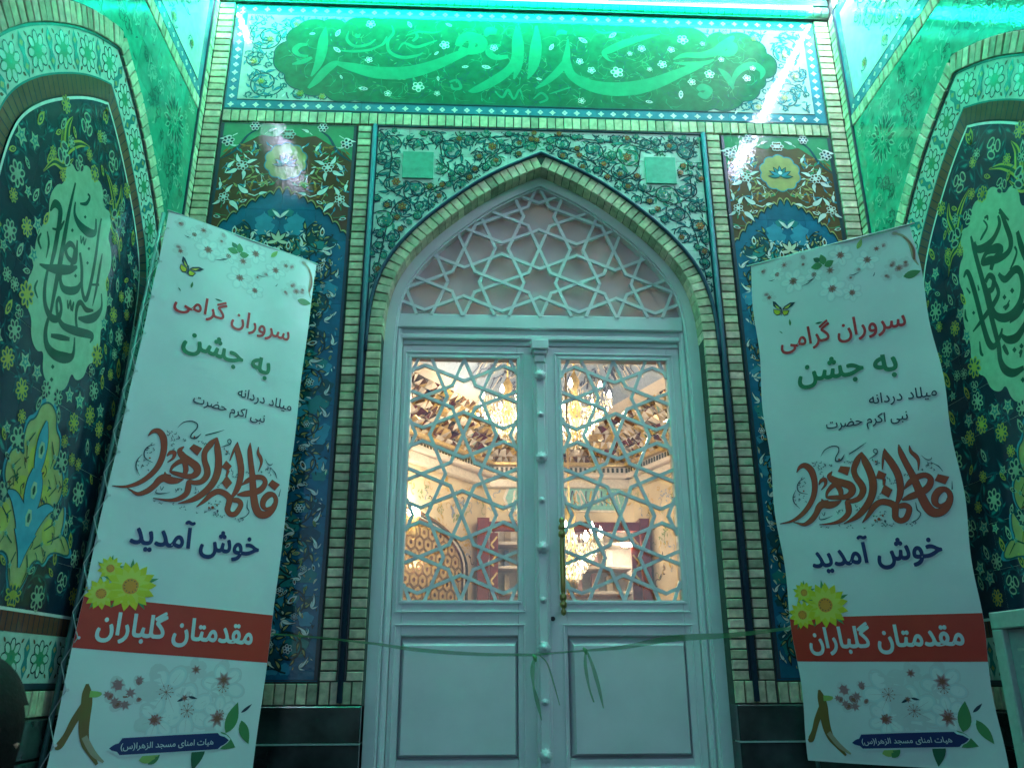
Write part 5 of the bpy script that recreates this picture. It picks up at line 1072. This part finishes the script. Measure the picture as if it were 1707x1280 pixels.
    for x, y, s in ((840, 700, .9), (1040, 750, 1.5), (820, 860, .7), (680, 980, 1.4), (1070, 975, 1.6)): blossom(x, y, s, 'bro', q6)
    for x, y, L, ww, a, c in ((1050, 1060, .10, .06, -.5, 'leaf'), (1160, 1060, .10, .05, 1.2, 'leaf'), (1250, 985, .08, .04, -1.2, 'leaf'), (1020, 1080, .10, .05, -1.9, 'dleaf'), (660, 1190, .06, .035, .2, 'grn2'), (720, 1215, .05, .03, .8, 'leaf'), (1230, 940, .045, .012, .6, 'ink'), (780, 880, .035, .010, .4, 'ink'), (840, 850, .03, .01, -.3, 'ink')):
        u, v = q6(x, y); P = leafpts(U(u, v), a, L, ww, .1, 7)
        if all(0 < p[0] < w and -h < p[1] for p in P): b.poly(P, 1.2*LZ, PC[c], fn)
    obj('printed_branch_and_flowers', b, t, M)
    # organiser cartouche
    cc = [(181, 1247), (190, 1240), (198, 1238), (203, 1229.6), (282, 1225), (362, 1221), (366, 1226), (373, 1227), (381, 1233), (374, 1240), (367, 1243), (362, 1248), (282, 1253), (197, 1258), (194, 1252), (186, 1251)]
    P = [BN('L', x, y) for x, y in cc]; b = MB(); c = (sum(p[0] for p in P)/len(P), sum(p[1] for p in P)/len(P))
    def lens(P, l, m):
        i1 = max(range(len(P)), key=lambda i: P[i][0]); up = P[:i1+1]; lo = [P[0]]+P[i1:][::-1]
        def at(L, u):
            for a, c_ in zip(L, L[1:]):
                if a[0] <= u <= c_[0]: return a[1]+(c_[1]-a[1])*(u-a[0])/(c_[0]-a[0]+1e-9)
            return L[-1][1]
        us = [P[0][0]+(P[i1][0]-P[0][0])*i/44 for i in range(45)]; s = len(b.v); k3 = b.mi(m)
        for u in us:
            va, vb = at(up, u), at(lo, u)
            for j in range(5): b.v.append(fn(u*w, -(va+(vb-va)*j/4)*h, l*LZ))
        for i in range(44):
            for j in range(4): a = s+i*5+j; b.f.append((a, a+1, a+6, a+5)); b.m.append(k3)
    lens([(c[0]+(p[0]-c[0])*1.03, c[1]+(p[1]-c[1])*1.22) for p in P], 1.7, PC['silver']); lens(P, 2.1, PC['navy']); obj('navy_cartouche', b, t, M)
    text('هیات امنای مسجد الزهرا(س)', BN('L', 200, 1248.5), BN('L', 354, 1240), .0003, PC['silver'], 0, 2.4, 'organiser_text', 1.0)
    b = MB(); grid(b, .002, .9955, .998, 1.0, .9*LZ, PC['white'], 26, 1); obj('hem', b, t, M)
    # steel stand
    b = MB(); zz = -.022; H = -(Z0+.005)+ (M @ Vector((0, 0, 0))).z
    for x in ((-.012, w-.03) if k == 'L' else (.03, w-.03)): b.tube([(x, .0, zz), (x, -H, zz)], .008, IRON, 8)
    b.tube([(-.006, .003, .002), (w+.006, .003, .002)], .0035, mat('top_rod', (.6, .64, .64), rough=.3), 8); b.tube([(.02, -h+.03, zz), (w-.02, -h+.03, zz)], .007, IRON, 8)
    for x in (.03, w-.03): b.tube([(x, -H+.01, zz-.10), (x, -H+.01, zz+.16)], .008, IRON, 8)
    obj('steel_stand', b, t, M, smooth=True)
    for x, sg in (((0, -1),) if k == 'L' else ()):
        b = MB(); n = 13; pts = []
        for i in range(n): y = -h*(i+.5)/n; pts += [(x-sg*.006, y, wave(x, y)+.004), (x+sg*.020, y-h/n*.5, zz+.008)]
        b.tube(pts, .0016, mat('pale_cord', (.55, .60, .58), rough=.6), 5)
        for i in range(n): y = -h*(i+.5)/n; b.disc((x-sg*.010, y), .005, wave(x, y)+.0022, mat('grommet', (.6, .62, .6), rough=.3, metal=1), 8)
        obj('lacing_cord', b, t, M)
banner('L'); banner('R')
# ================================================================== ribbon across the door
rb = bpy.data.materials.new('green_satin_ribbon'); rb.use_nodes = True; n = rb.node_tree; bs = n.nodes['Principled BSDF']; bs.inputs['Base Color'].default_value = (.10, .42, .13, 1); bs.inputs['Roughness'].default_value = .35; bs.inputs['Alpha'].default_value = .62; bs.inputs['Transmission Weight'].default_value = .0
tr = thing('green_ribbon', 'thin green ribbon tied across the door between the two banners', 'ribbon', (CX, -.02, .1))
def rib(pts, ws, name, tw=None):
    q = smooth([(*p, wv, tv) for p, wv, tv in zip(pts, ws, tw or [0]*len(pts))], 8); b = MB(); k = b.mi(rb)
    for x, y, z, wv, tv in q: b.v += [(x+wv/2*sin(tv), y-.3*wv/2, z+wv/2*cos(tv)), (x-wv/2*sin(tv), y+.3*wv/2, z-wv/2*cos(tv))]
    for i in range(len(q)-1): b.f.append((2*i, 2*i+1, 2*i+3, 2*i+2)); b.m.append(k)
    obj(name, b, tr, ID, smooth=True)
def W3(x, y, Y): X, Z = F(x, y, Y); return (X, Y, Z)
rib([W3(450, 1056, -.17), W3(530, 1062, -.10), W3(620, 1072, -.03), W3(700, 1083, .02), W3(800, 1090, .055), W3(890, 1091, .068)], [.006, .007, .009, .014, .012, .010], 'ribbon_length')
rib([W3(890, 1091, .068), W3(935, 1087, .066), W3(975, 1084, .066), W3(1040, 1078, .05), W3(1120, 1064, .02), W3(1220, 1058, -.04), W3(1322, 1046, -.10)], [.010, .007, .008, .015, .024, .018, .010], 'ribbon_length')
rib([W3(893, 1092, .06), W3(888, 1110, .058), W3(889, 1140, .06), W3(896, 1170, .07), W3(903, 1200, .085)], [.008, .017, .012, .015, .006], 'ribbon_tail', [1.5, 1.2, 2.2, 1.2, .4])
rib([W3(900, 1092, .055), W3(912, 1105, .055), W3(922, 1135, .06), W3(933, 1175, .075)], [.005, .006, .006, .003], 'ribbon_tail', [1.2]*4)
rib([W3(976, 1084, .06), W3(976, 1110, .062), W3(982, 1145, .072), W3(990, 1170, .085)], [.006, .013, .008, .006], 'ribbon_tail', [1.4, 1.9, .9, 1.6])
rib([W3(978, 1084, .055), W3(988, 1110, .055), W3(998, 1145, .065), W3(1006, 1180, .08)], [.006, .013, .014, .004], 'ribbon_tail', [1.3, .8, 1.9, 1.0])
for x, y in ((892, 1096), (976, 1084)):
    b = MB(); c = W3(x, y, .055); b.tube([(c[0]-.008, c[1], c[2]+.010), (c[0], c[1]-.006, c[2]), (c[0]+.003, c[1], c[2]-.014)], [.004, .009, .003], rb, 8); obj('knot', b, tr, ID, smooth=True)
# ================================================================== framed notice on the right wall
fm = thing('framed_board', 'pale framed board on the right wall beyond the right banner, cut by the picture edge', 'framed board', (XR-.02, -.82, -.9))
s0, s1, za, zb = .475, 1.15, -.62, .205; WH = mat('pale_frame', (.34, .40, .38), rough=.4)
b = MB(); MRo = MR @ Matrix.Translation((0, 0, .012))
b.box(s0, zb-.055, 0, s1, zb, .03, WH, .004); b.box(s0, za, 0, s1, za+.055, .03, WH, .004); b.box(s0, za+.0555, 0, s0+.055, zb-.0555, .03, WH, .004); b.box(s1-.055, za+.0555, 0, s1, zb-.0555, .03, WH, .004); obj('frame', b, fm, MRo)
b = MB(); b.box(s0+.0555, za+.0555, 0, s1-.0555, zb-.0555, .010, mat('grey_board', (.20, .25, .27), rough=.4), .001); obj('board', b, fm, MRo)
b = MB(); 
for i in range(12):
    y = zb-.12-i*.05; b.stroke([(s0+.09, y), (s0+.12+.35*random.random(), y)], .008, .0108, WH)
obj('faint_print_line', b, fm, MRo, 'stuff')
# ================================================================== ground, platform, roof slab of the porch
def struct(name, b, kind='structure'): return obj(name, b, None, ID, kind)
b = MB(); b.box(-60, -60, -1.62, 60, .3, -1.50, mat('stone_paving', (.16, .16, .15), rough=.8, var=.2, scale=3)); struct('ground', b)
b = MB(); b.box(XL-.29, -1.75, -1.498, XR+.29, .28, Z0-.002, MARBLE, .004)
b.box(XL-.29, -2.0, -1.498, XR+.29, -1.752, -1.04, MARBLE, .004); b.box(XL-.29, -2.25, -1.498, XR+.29, -2.002, -1.27, MARBLE, .004); struct('marble_steps', b)
b = MB(); b.box(XL-.3, -2.6, 3.705, XR+.3, .3, 3.85, PLASTER); struct('porch_ceiling', b)
# ================================================================== the lit room behind the door
CREAM = mat('cream_wall_paint', (.74, .62, .42), rough=.7, var=.05, scale=8); PEACH = mat('peach_plaster', (.74, .66, .58), rough=.8, var=.03); GOLD = mat('gilded', (.62, .45, .18), rough=.35, metal=.4, var=.2); OAK = mat('dark_red_wood', (.16, .028, .018), rough=.35, var=.2, scale=10, coat=.3)
COVE = mat('blue_grey_cove', (.34, .42, .55), rough=.5, var=.1); INKB = mat('ink_blue', (.05, .07, .14), rough=.5); MIR = mat('mirror_facet', (.80, .76, .68), rough=.06, metal=1, var=.2); MIRB = mat('brown_mirror_facet', (.36, .22, .12), rough=.12, metal=.8, var=.3); MIRW = mat('pale_facet', (.75, .68, .58), rough=.3, var=.1)
DK = mat('dark_dentil', (.05, .06, .04), rough=.5); SHELF = mat('shelf_white', (.72, .66, .58), rough=.5); INS = mat('turquoise_panel', (.22, .50, .45), rough=.4, var=.1); FLO = mat('painted_flower_blue', (.30, .38, .50), rough=.6); FLG = mat('painted_leaf', (.28, .36, .16), rough=.6); FLY = mat('painted_yellow', (.62, .40, .08), rough=.6)
P = [(-2.9, 1.9), (-1.55, 3.05), (.13, 5.55), (1.72, 5.55), (2.35, 3.9), (3.6, 2.2)]
CZ = F(940, 795, 5.5)[1]
def plane(a, c):
    d = Vector((c[0]-a[0], c[1]-a[1], 0)); L = d.length; d.normalize(); z = d.cross(Vector((0, 0, 1))); M = Matrix((d, Vector((0, 0, 1)), z)).transposed().to_4x4(); M.translation = (a[0], a[1], 0); return M, L
PLN = [plane(a, c) for a, c in zip(P, P[1:])]
def on(i, x, y, off=0):
    M = PLN[i][0]; Mi = M.inverted(); o = Mi @ Vector((0, -D0, 0)); d = Mi.to_3x3() @ ray(x, y); t = (off-o.z)/d.z; q = o+d*t; return (q.x, q.y)
b = MB(); b.box(-5, .32, Z0-.1, 5, 6.4, Z0-.004, mat('red_carpet', (.25, .06, .05), rough=.95, var=.3, scale=20)); struct('room_floor', b)
b = MB(); b.box(-5, .302, 4.00, 5, 6.4, 4.1, PEACH); struct('room_ceiling', b)
for i, (M, L) in enumerate(PLN):
    b = MB(); b.box(0, Z0, -.12, L, 4.0, 0, CREAM); obj('room_wall', b, None, M, 'structure')
b = MB(); b.box(-3.2, .302, Z0, -3.1, 2.2, 4.0, CREAM); b.box(3.7, .302, Z0, 3.8, 2.4, 4.0, CREAM); struct('room_side_wall', b)
mq = thing('mirror_cornice', 'glittering mirror-work cornice band round the lit room behind the door glass', 'cornice', (.9, 5.4, CZ))
rg = random.Random(12)
for i in (1, 2, 3, 4):
    M, L = PLN[i]
    b = MB(); b.box(-.05, CZ-.12, 0, L+.05, CZ-.02, .07, MIRW, .01); b.box(-.05, CZ-.02, 0, L+.05, CZ+.03, .13, PEACH, .01); b.box(-.05, CZ+.10, 0, L+.05, CZ+.14, .16, GOLD, .008); obj('moulding', b, mq, M)
    b = MB(); b.box(-.05, CZ+.03, 0, L+.05, CZ+.10, .10, MIRW); x = 0
    while x < L: 
        b.box(x, CZ+.04, .10, x+.025, CZ+.09, .108, DK); x += .05
    obj('dentil_row', b, mq, M, 'stuff')
    b = MB(); z0 = CZ+.14
    for r in range(6):                      # tiers of projecting mirror facets
        s = .082; n_ = int(L/s)+1
        for k in range(-1, n_+1):
            x0 = (k+(.5 if r % 2 else 0))*s; x1 = x0+s; y0 = z0+r*.072; y1 = y0+.072; o0 = .05+.055*r; o1 = o0+.055; cxm = (x0+x1)/2+rg.uniform(-.02, .02); pk = o0+rg.uniform(.05, .09)
            apex = (cxm, y0+rg.uniform(.02, .07), pk); q = [(x0, y0, o0), (x1, y0, o0), (x1, y1, o1), (cxm, y1-.02, o1+.03), (x0, y1, o1)]
            for j in range(5):
                b.face([q[j], q[(j+1) % 5], apex], rg.choice([MIR, MIR, MIRB, MIRB, MIRW, MIRW, MIRW, MIR, GOLD, GOLD]))
    obj('mirror_facets', b, mq, M, 'stuff')
    b = MB(); z1 = z0+.44; b.face([(-.1, z1, .36), (L+.1, z1, .36), (L+.1, z1+.08, .44), (-.1, z1+.08, .44)], PEACH)
    b.face([(-.1, z1+.08, .44), (L+.1, z1+.08, .44), (L+.1, z1+.48, .70), (-.1, z1+.48, .70)], COVE); b.face([(-.1, z1+.48, .70), (L+.1, z1+.48, .70), (L+.1, z1+.56, .80), (-.1, z1+.56, .80)], PEACH)
    b.face([(-.1, z1+.56, .80), (L+.1, z1+.56, .80), (L+.1, 3.99, 1.5), (-.1, 3.99, 1.5)], MIRW)
    obj('cove', b, mq, M)
    b = MB()
    def cv(x, y, z): return (x, z1+.08+y*.4, .44+y*.26+.004+z)
    for k in range(int(L/.03)):
        x = k*.03+rg.uniform(0, .03); y = rg.uniform(.15, .6)
        pts = smooth([(x, y), (x+rg.uniform(-.03, .05), y+.25), (x+rg.uniform(-.04, .06), y+rg.uniform(.1, .4)), (x+.06, min(.95, y+.35))], 4); b.stroke(pts, .014, .002, INKB if k % 3 else MIRW, cv)
    for k in range(int(L/.006)):
        x = rg.uniform(0, L); y0 = z1+.60+rg.uniform(0, .8); zz = .835+(y0-z1-.56)*.70/(3.99-z1-.56); 
        pts = [(x+.03*cos(t)*1.6, y0+.03*sin(t)) for t in (0, .8, 1.6, 2.4, 3.2)]; kk = b.mi(GOLD if k % 2 else MIRB); s_ = len(b.v)
        for (px_, py_) in pts: b.v += [(px_, py_, zz+.01-0.0*py_), (px_, py_+.012, zz+.02)]
        for j in range(4): b.f.append((s_+2*j, s_+2*j+2, s_+2*j+3, s_+2*j+1)); b.m.append(kk)
    obj('cove_inscription', b, mq, M, 'stuff')
# painted flowers on the cream walls
b = MB()
for i, n_ in ((1, 130), (2, 40), (3, 90)):
    M, L = PLN[i]
    for k in range(n_):
        x, y = rg.uniform(.05, L-.05), CZ-.2-abs(rg.gauss(0, .5)); r = rg.uniform(.02, .06); a = rg.uniform(0, 6); c_ = rg.choice([FLY, FLG, GOLD, FLO, MIRB]); sub = MB()
        sub.stroke([(x+r*(1-.7*t_)*cos(a+4*t_), y+r*(1-.7*t_)*sin(a+4*t_)) for t_ in (j/9 for j in range(10))], .007, .003, c_); sub.poly(leafpts((x+r*cos(a), y+r*sin(a)), a, r*1.2, r*.5), .0035, c_)
        s_ = len(b.v); b.v += [tuple(M @ Vector(v)) for v in sub.v]; b.f += [tuple(s_+j for j in f_) for f_ in sub.f]; b.m += [b.mi(c_)]*len(sub.f)
for (i, x, y, s, c) in ((1, 700, 820, 9, FLG), (1, 712, 815, 6, FLG), (1, 745, 815, 6, FLY), (1, 755, 845, 14, FLO), (1, 760, 865, 12, FLG), (1, 770, 840, 9, FLO), (1, 735, 850, 7, FLG), (1, 775, 880, 9, FLY), (1, 780, 910, 7, FLY), (1, 745, 800, 5, FLY), (1, 690, 860, 6, FLG), (3, 1108, 825, 9, FLO), (3, 1120, 835, 9, FLO), (3, 1098, 815, 5, FLY), (3, 1110, 880, 10, FLG), (3, 1105, 895, 9, FLG), (3, 1118, 815, 6, FLY), (3, 1112, 905, 7, FLY), (3, 1106, 850, 6, FLG)):
    M = PLN[i][0]; c0 = on(i, x, y); 
    for k in range(8):
        a = rg.uniform(0, 6.3); r = s*.006*rg.uniform(.2, 1); p = (c0[0]+r*cos(a), c0[1]+r*sin(a))
        for v in [leafpts(p, rg.uniform(0, 6), s*.0045, s*.0022, .3)]:
            s_ = len(b.v); b.v += [tuple(M @ Vector((q[0], q[1], .004+.0006*k))) for q in v]; b.f.append(tuple(range(s_, s_+len(v)))); b.m.append(b.mi(c))
obj('painted_flowers', b, mq, ID, 'stuff')
# inscription panel
ip = thing('inscription_panel', 'turquoise and white inscription panel over the bookcase inside the room', 'inscription panel', tuple(PLN[2][0] @ Vector((.8, CZ-.4, .02))))
a0 = on(2, 838, 808); a1 = on(2, 1046, 854); x0, y1 = a0; x1, y0 = a1; M = PLN[2][0]
b = MB(); ym = (y0+y1)/2; b.prism([(x0, ym), (x0+.06, y1), (x1-.06, y1), (x1, ym), (x1-.06, y0), (x0+.06, y0)], 0, .02, MIRW); b.prism([(x0+.03, ym), (x0+.08, y1-.02), (x1-.08, y1-.02), (x1-.03, ym), (x1-.08, y0+.02), (x0+.08, y0+.02)], .0202, .024, INS); obj('plate', b, ip, M)
b = MB()
for k in range(26):
    x = x0+.10+(x1-x0-.2)*k/26; pts = smooth([(x, ym-.08), (x+rg.uniform(-.02, .04), ym+.08), (x+rg.uniform(0, .05), ym+rg.uniform(-.05, .05)), (x+.06, ym-.06)], 4); b.stroke(pts, .012, .026, [MIRW, MIRW, INKB, FLY][k % 4])
obj('script', b, ip, M)
# bookcase
bc = thing('bookcase', 'dark red carved wooden bookcase against the far wall of the room', 'bookcase', tuple(PLN[2][0] @ Vector((.7, Z0, .2))))
off = .38; L_, yt = on(2, 796, 862, off); R_, _ = on(2, 1082, 862, off); xa, _ = on(2, 816, 870, off); xb, _ = on(2, 1066, 870, off)
b = MB(); b.box(xa-.005, yt-.14, off-.03, xb+.005, yt-.04, off, OAK, .01); obj('top_beam', b, bc, M)
for (p0, p1) in ((L_, xa), (xb, R_)):
    b = MB(); b.box(p0, Z0, .005, p1, yt, off, OAK, .01); obj('post', b, bc, M)
    b = MB(); z = Z0
    while z < yt-.2: b.stroke(smooth([(p1+.05 if p0 == L_ else p0-.05, z), ((p1+.02) if p0 == L_ else p0-.02, z+.04), ((p1+.05) if p0 == L_ else p0-.05, z+.08), ((p1+.08) if p0 == L_ else p0-.08, z+.12)], 3), .018, off-.02, OAK if int(z*10) % 2 else GOLD); z += .09
    b.box((p1+.004 if p0 == L_ else p0-.09), Z0, off-.06, (p1+.09 if p0 == L_ else p0-.004), yt-.15, off-.035, OAK); obj('carved_strip', b, bc, M)
b = MB(); b.box(xa+.002, Z0, .004, xb-.002, yt-.05, .012, SHELF); obj('back_panel', b, bc, M)
for y_ in (903, 943, 985):
    _, ys = on(2, 940, y_, off-.08); b = MB(); b.box(xa+.092, ys-.03, .014, xb-.092, ys, off-.08, SHELF, .004); obj('shelf', b, bc, M)
ORD = ['first', 'second', 'third', 'fourth', 'fifth', 'sixth', 'seventh', 'eighth', 'ninth']
for sn, y_ in (('upper', 903), ('middle', 943), ('lower', 985)):
    _, ys = on(2, 940, y_, off-.08); x = xa+.16; k = 0; tot = xb-xa-.34
    while k < 8:
        wv = rg.uniform(.05, .075); hv = rg.uniform(.15, .21); cn_, mm_ = rg.choice([('white', SHELF), ('cream', MIRW), ('dusty rose', mat('book_rose', (.5, .3, .28), rough=.6)), ('buff', mat('book_buff', (.6, .5, .35), rough=.6)), ('slate blue', mat('book_blue', (.25, .3, .4), rough=.6))])
        b = MB(); b.box(0, 0, 0, wv-.004, hv, .12, mm_, .003)
        tag(obj('book', b, None, M @ Matrix.Translation((x, ys+.001, .05))), '%s book, %s from the left on the %s shelf of the dark red bookcase' % (cn_, ORD[k], sn), 'book', 'books in the bookcase'); k += 1
        x += tot/8
# arched gold recess on the left
rc = thing('arched_recess', 'arched recess with dark carved rim and gold hexagon tiles, left inside the room', 'recess', tuple(PLN[1][0] @ Vector((1.2, Z0, 0))))
M = PLN[1][0]; ca = on(1, 668, 930); rE = on(1, 772, 960); rad = rE[0]-ca[0]; tp = on(1, 700, 858)[1]
A_ = [(ca[0]+rad*cos(t), ca[1]+(tp-ca[1])*sin(t)) for t in (pi*i/24 for i in range(25))]; A_ = [(ca[0]+rad, Z0)]+A_+[(ca[0]-rad, Z0)]
b = MB(); b.poly(A_, .006, GOLD); obj('gold_field', b, rc, M); b = MB(); b.stroke(A_, .09, .012, MIRB); b.stroke(A_, .03, .016, MIRW); b.stroke([(ca[0]+(p[0]-ca[0])*1.05, p[1]) for p in A_], .02, .018, DK); obj('carved_rim', b, rc, M)
b = MB(); hx = .075
for i in range(-12, 13):
    for j in range(-2, 34):
        c = (ca[0]+(i+.5*(j % 2))*hx*1.732, Z0+j*hx*1.5)
        if inside(A_, *c) and inside(A_, c[0]+.05, c[1]): b.stroke([(c[0]+hx*.9*cos(pi/6+k*pi/3), c[1]+hx*.9*sin(pi/6+k*pi/3)) for k in range(6)], .008, .010, MIRB, closed=True); b.disc(c, hx*.3, .010, MIRB, 6)
obj('hexagon_lines', b, rc, M, 'stuff')
# lamps of the room
BULB = mat('warm_bulb', (1, .9, .7), var=0, emit=((1.0, .86, .66), 30)); CRY = mat('crystal', (.85, .80, .70), rough=.05, metal=.6, var=.2, emit=((1, .82, .55), .12))
def plight(parent, loc, power, r=.1):
    l = bpy.data.lights.new('lamp_glow', 'POINT'); l.energy = power; l.color = (1.0, .80, .55); l.shadow_soft_size = r; o = bpy.data.objects.new('lamp_glow', l); C.objects.link(o); o.parent = parent; o.matrix_basis = WM[parent.name].inverted() @ Matrix.Translation(loc); WM[o.name] = o.matrix_basis
def chandelier(px, py, Y, R, label, n=14, power=70, hang=.9):
    X, Z = F(px, py, Y); t = thing('chandelier', label, 'chandelier', (X, Y, Z), 'crystal chandeliers'); c = Vector((X, Y, Z))
    b = MB(); b.tube([c+Vector((0, 0, .25)), (X, Y, 3.99)], .008, GOLD, 6); b.lathe([(.02, -.35), (.05, -.3), (.03, -.2), (.06, -.05), (.03, .1), (.05, .2), (.01, .28)], GOLD, 10, c)
    for i in range(n//2):
        a = 2*pi*i/(n//2); d = Vector((cos(a), sin(a), 0)); b.tube(smooth([tuple(c), tuple(c+d*R*.5+Vector((0, 0, -.08))), tuple(c+d*R+Vector((0, 0, .02)))], 4), .008, GOLD, 5)
    obj('arms', b, t, smooth=True)
    for i in range(n//2):
        a = 2*pi*i/(n//2); b = MB(); b.lathe([(.004, .0), (.018, .02), (.016, .045), (.002, .08)], BULB, 8, tuple(c+Vector((cos(a)*R, sin(a)*R, .04)))); obj('bulb', b, t, smooth=True)
    b = MB(); rgc = random.Random(int(px))
    for lv in range(10):
        rr = R*(1.05-.10*lv); zz = -.0-.050*lv*R/.36
        for k in range(int(40*rr/R)+5):
            a = 2*pi*k/(int(40*rr/R)+5)+lv*.3; q = c+Vector((cos(a)*rr, sin(a)*rr, zz+rgc.uniform(-.015, .015))); h_ = rgc.uniform(.02, .036); wv = .010
            s_ = len(b.v); b.v += [tuple(q+Vector(v)) for v in ((0, 0, h_), (wv, 0, 0), (0, wv, 0), (-wv, 0, 0), (0, -wv, 0), (0, 0, -h_))]; kk = b.mi(CRY)
            for f_ in ((0, 1, 2), (0, 2, 3), (0, 3, 4), (0, 4, 1), (5, 2, 1), (5, 3, 2), (5, 4, 3), (5, 1, 4)): b.f.append(tuple(s_+j for j in f_)); b.m.append(kk)
    obj('crystal_drops', b, t, ID, 'stuff')
    plight(t, (X, Y, Z-.1), power*ROOM)
chandelier(958, 672, 3.4, .30, 'large crystal chandelier seen through the right door leaf', power=95)
chandelier(846, 676, 4.1, .26, 'smaller crystal chandelier seen through the left door leaf near its inner edge', power=70)
chandelier(950, 905, 2.6, .22, 'low crystal chandelier in front of the bookcase, beside the brass handle', power=40)
X, Z = on(1, 690, 872, .12); Wp = PLN[1][0] @ Vector((X, Z, .12)); sc_ = thing('wall_sconce', 'bright crystal wall lamp left of the bookcase inside the room', 'wall lamp', tuple(Wp))
b = MB(); b.lathe([(.01, -.14), (.04, -.10), (.02, -.03), (.05, 0), (.06, .06)], GOLD, 10, tuple(Wp)); obj('bracket', b, sc_, smooth=True); b = MB(); b.lathe([(.02, .02), (.05, .05), (.055, .10), (.02, .15), (.001, .16)], BULB, 10, tuple(Wp)); obj('bulb', b, sc_, smooth=True); plight(sc_, tuple(Wp+Vector((0, -.15, .1))), 14*ROOM, .05)
X, Z = on(2, 1045, 908, .33); Wp = PLN[2][0] @ Vector((X, Z, .33)); sl_ = thing('shelf_light', 'small bright oval light under a shelf at the right of the bookcase', 'light', tuple(Wp)); b = MB(); b.lathe([(.001, .025), (.05, .015), (.06, 0), (.05, -.015), (.001, -.02)], BULB, 12, tuple(Wp)); obj('glowing_bulb', b, sl_, smooth=True)
# ================================================================== bystander at the lower left edge
pp = thing('person', 'dark-haired bystander in dark coat at the lower left edge, only the head in view', 'person', (-.80, -1.78, -1.5))
SK = mat('skin', (.36, .20, .14), rough=.5, var=.05); HAIR = mat('black_hair', (.008, .007, .007), rough=.75, var=.3, scale=90, bump=.6, bscale=200, spec=.2); COAT = mat('dark_coat', (.015, .016, .020), rough=.9, var=.2)
bx, by, bz = -.822, -1.78, -1.5
sk = [((0, 0, .86), .14), ((0, 0, 1.02), .125), ((0, .01, 1.20), .15), ((0, 0, 1.31), .10), ((0, 0, 1.37), .05), ((0, .01, 1.43), .06),
      ((-.17, 0, 1.28), .055), ((-.21, .0, 1.02), .042), ((-.20, .10, .80), .030), ((.17, 0, 1.28), .055), ((.21, .0, 1.02), .042), ((.20, .10, .80), .030),
      ((-.09, 0, .80), .085), ((-.10, .01, .45), .058), ((-.10, 0, .09), .042), ((-.10, .12, .03), .035), ((.09, 0, .80), .085), ((.10, .01, .45), .058), ((.10, 0, .09), .042), ((.10, .12, .03), .035),
      ((-.20, .15, .72), .022), ((.20, .15, .72), .022)]
ed = [(0, 1), (1, 2), (2, 3), (3, 4), (4, 5), (3, 6), (6, 7), (7, 8), (8, 20), (3, 9), (9, 10), (10, 11), (11, 21), (0, 12), (12, 13), (13, 14), (14, 15), (0, 16), (16, 17), (17, 18), (18, 19)]
me = bpy.data.meshes.new('person_body'); me.from_pydata([(p[0], p[1], p[2]*.93) for p, r in sk], ed, []); me.materials.append(COAT); bo_ = link('body', me, pp, Matrix.Translation((bx, by, bz)))
mod = bo_.modifiers.new('skin', 'SKIN'); 
for i, (p, r) in enumerate(sk): me.skin_vertices[0].data[i].radius = (r, r*.8)
me.skin_vertices[0].data[0].use_root = True; bo_.modifiers.new('sub', 'SUBSURF').levels = 2; bo_.modifiers['sub'].render_levels = 2
hc = Vector((bx, by+.01, bz+1.41))       # egg-shaped head with face, ears and hair, looking at the door
def egg(rx, ry, rz, m, shp=lambda x, y, z: (x, y, z), n=20, mm=14, keep=lambda x, y, z: True, dz=0):
    b = MB(); k = b.mi(m); g = []
    for i in range(mm+1):
        th = pi*i/mm
        for j in range(n): a = 2*pi*j/n; x, y, z = sin(th)*cos(a), sin(th)*sin(a), cos(th); g.append((x, y, z)); X_, Y_, Z_ = shp(x, y, z); b.v.append((hc.x+X_*rx, hc.y+Y_*ry, hc.z+Z_*rz))
    for i in range(mm):
        for j in range(n):
            f_ = (i*n+j, (i+1)*n+j, (i+1)*n+(j+1) % n, i*n+(j+1) % n)
            if all(keep(*g[v]) for v in f_): b.f.append(f_); b.m.append(k)
    return b
def hs(x, y, z):
    s = 1-.28*max(0, -z)**1.5; y2 = y
    if y > .8 and abs(x) < .22 and -.25 < z < .15: y2 = y+.16*(1-abs(x)/.22)*(1-abs(z+.08)/.25)      # nose
    if y > .7 and .12 < z < .25 and .2 < abs(x) < .55: y2 -= .06                                     # eye sockets
    return (x*s, y2*s, z)
obj('head', egg(.076, .096, .118, SK, hs), pp, ID, smooth=True)
for sx in (-1, 1):
    b = MB(); b.lathe([(.001, -.014), (.016, -.008), (.019, 0), (.012, .006), (.001, .004)], SK, 10, (hc.x+sx*.077, hc.y, hc.z-.005)); obj('ear', b, pp, ID, smooth=True)
    b = MB(); b.disc((hc.x+sx*.030, hc.z+.018), .008, -(hc.y+.088), mat('eye_dark', (.02, .015, .01), rough=.2), 8, ry=.004); b.v = [(x, -z, y) for x, y, z in b.v]; obj('eye', b, pp, ID)
b = MB(); b.disc((hc.x, hc.z-.055), .020, -(hc.y+.086), mat('lips', (.30, .10, .08), rough=.5), 10, ry=.005); b.v = [(x, -z, y) for x, y, z in b.v]; obj('mouth', b, pp, ID)
rh = random.Random(2); obj('hair', egg(.092, .110, .130, HAIR, lambda x, y, z: (x*(1+.03*rh.random()), y*(1+.03*rh.random()), z*(1+.03*rh.random())+.04), 40, 26, keep=lambda x, y, z: z > .25 or (y < .25 and z > -.72)), pp, ID, smooth=True)
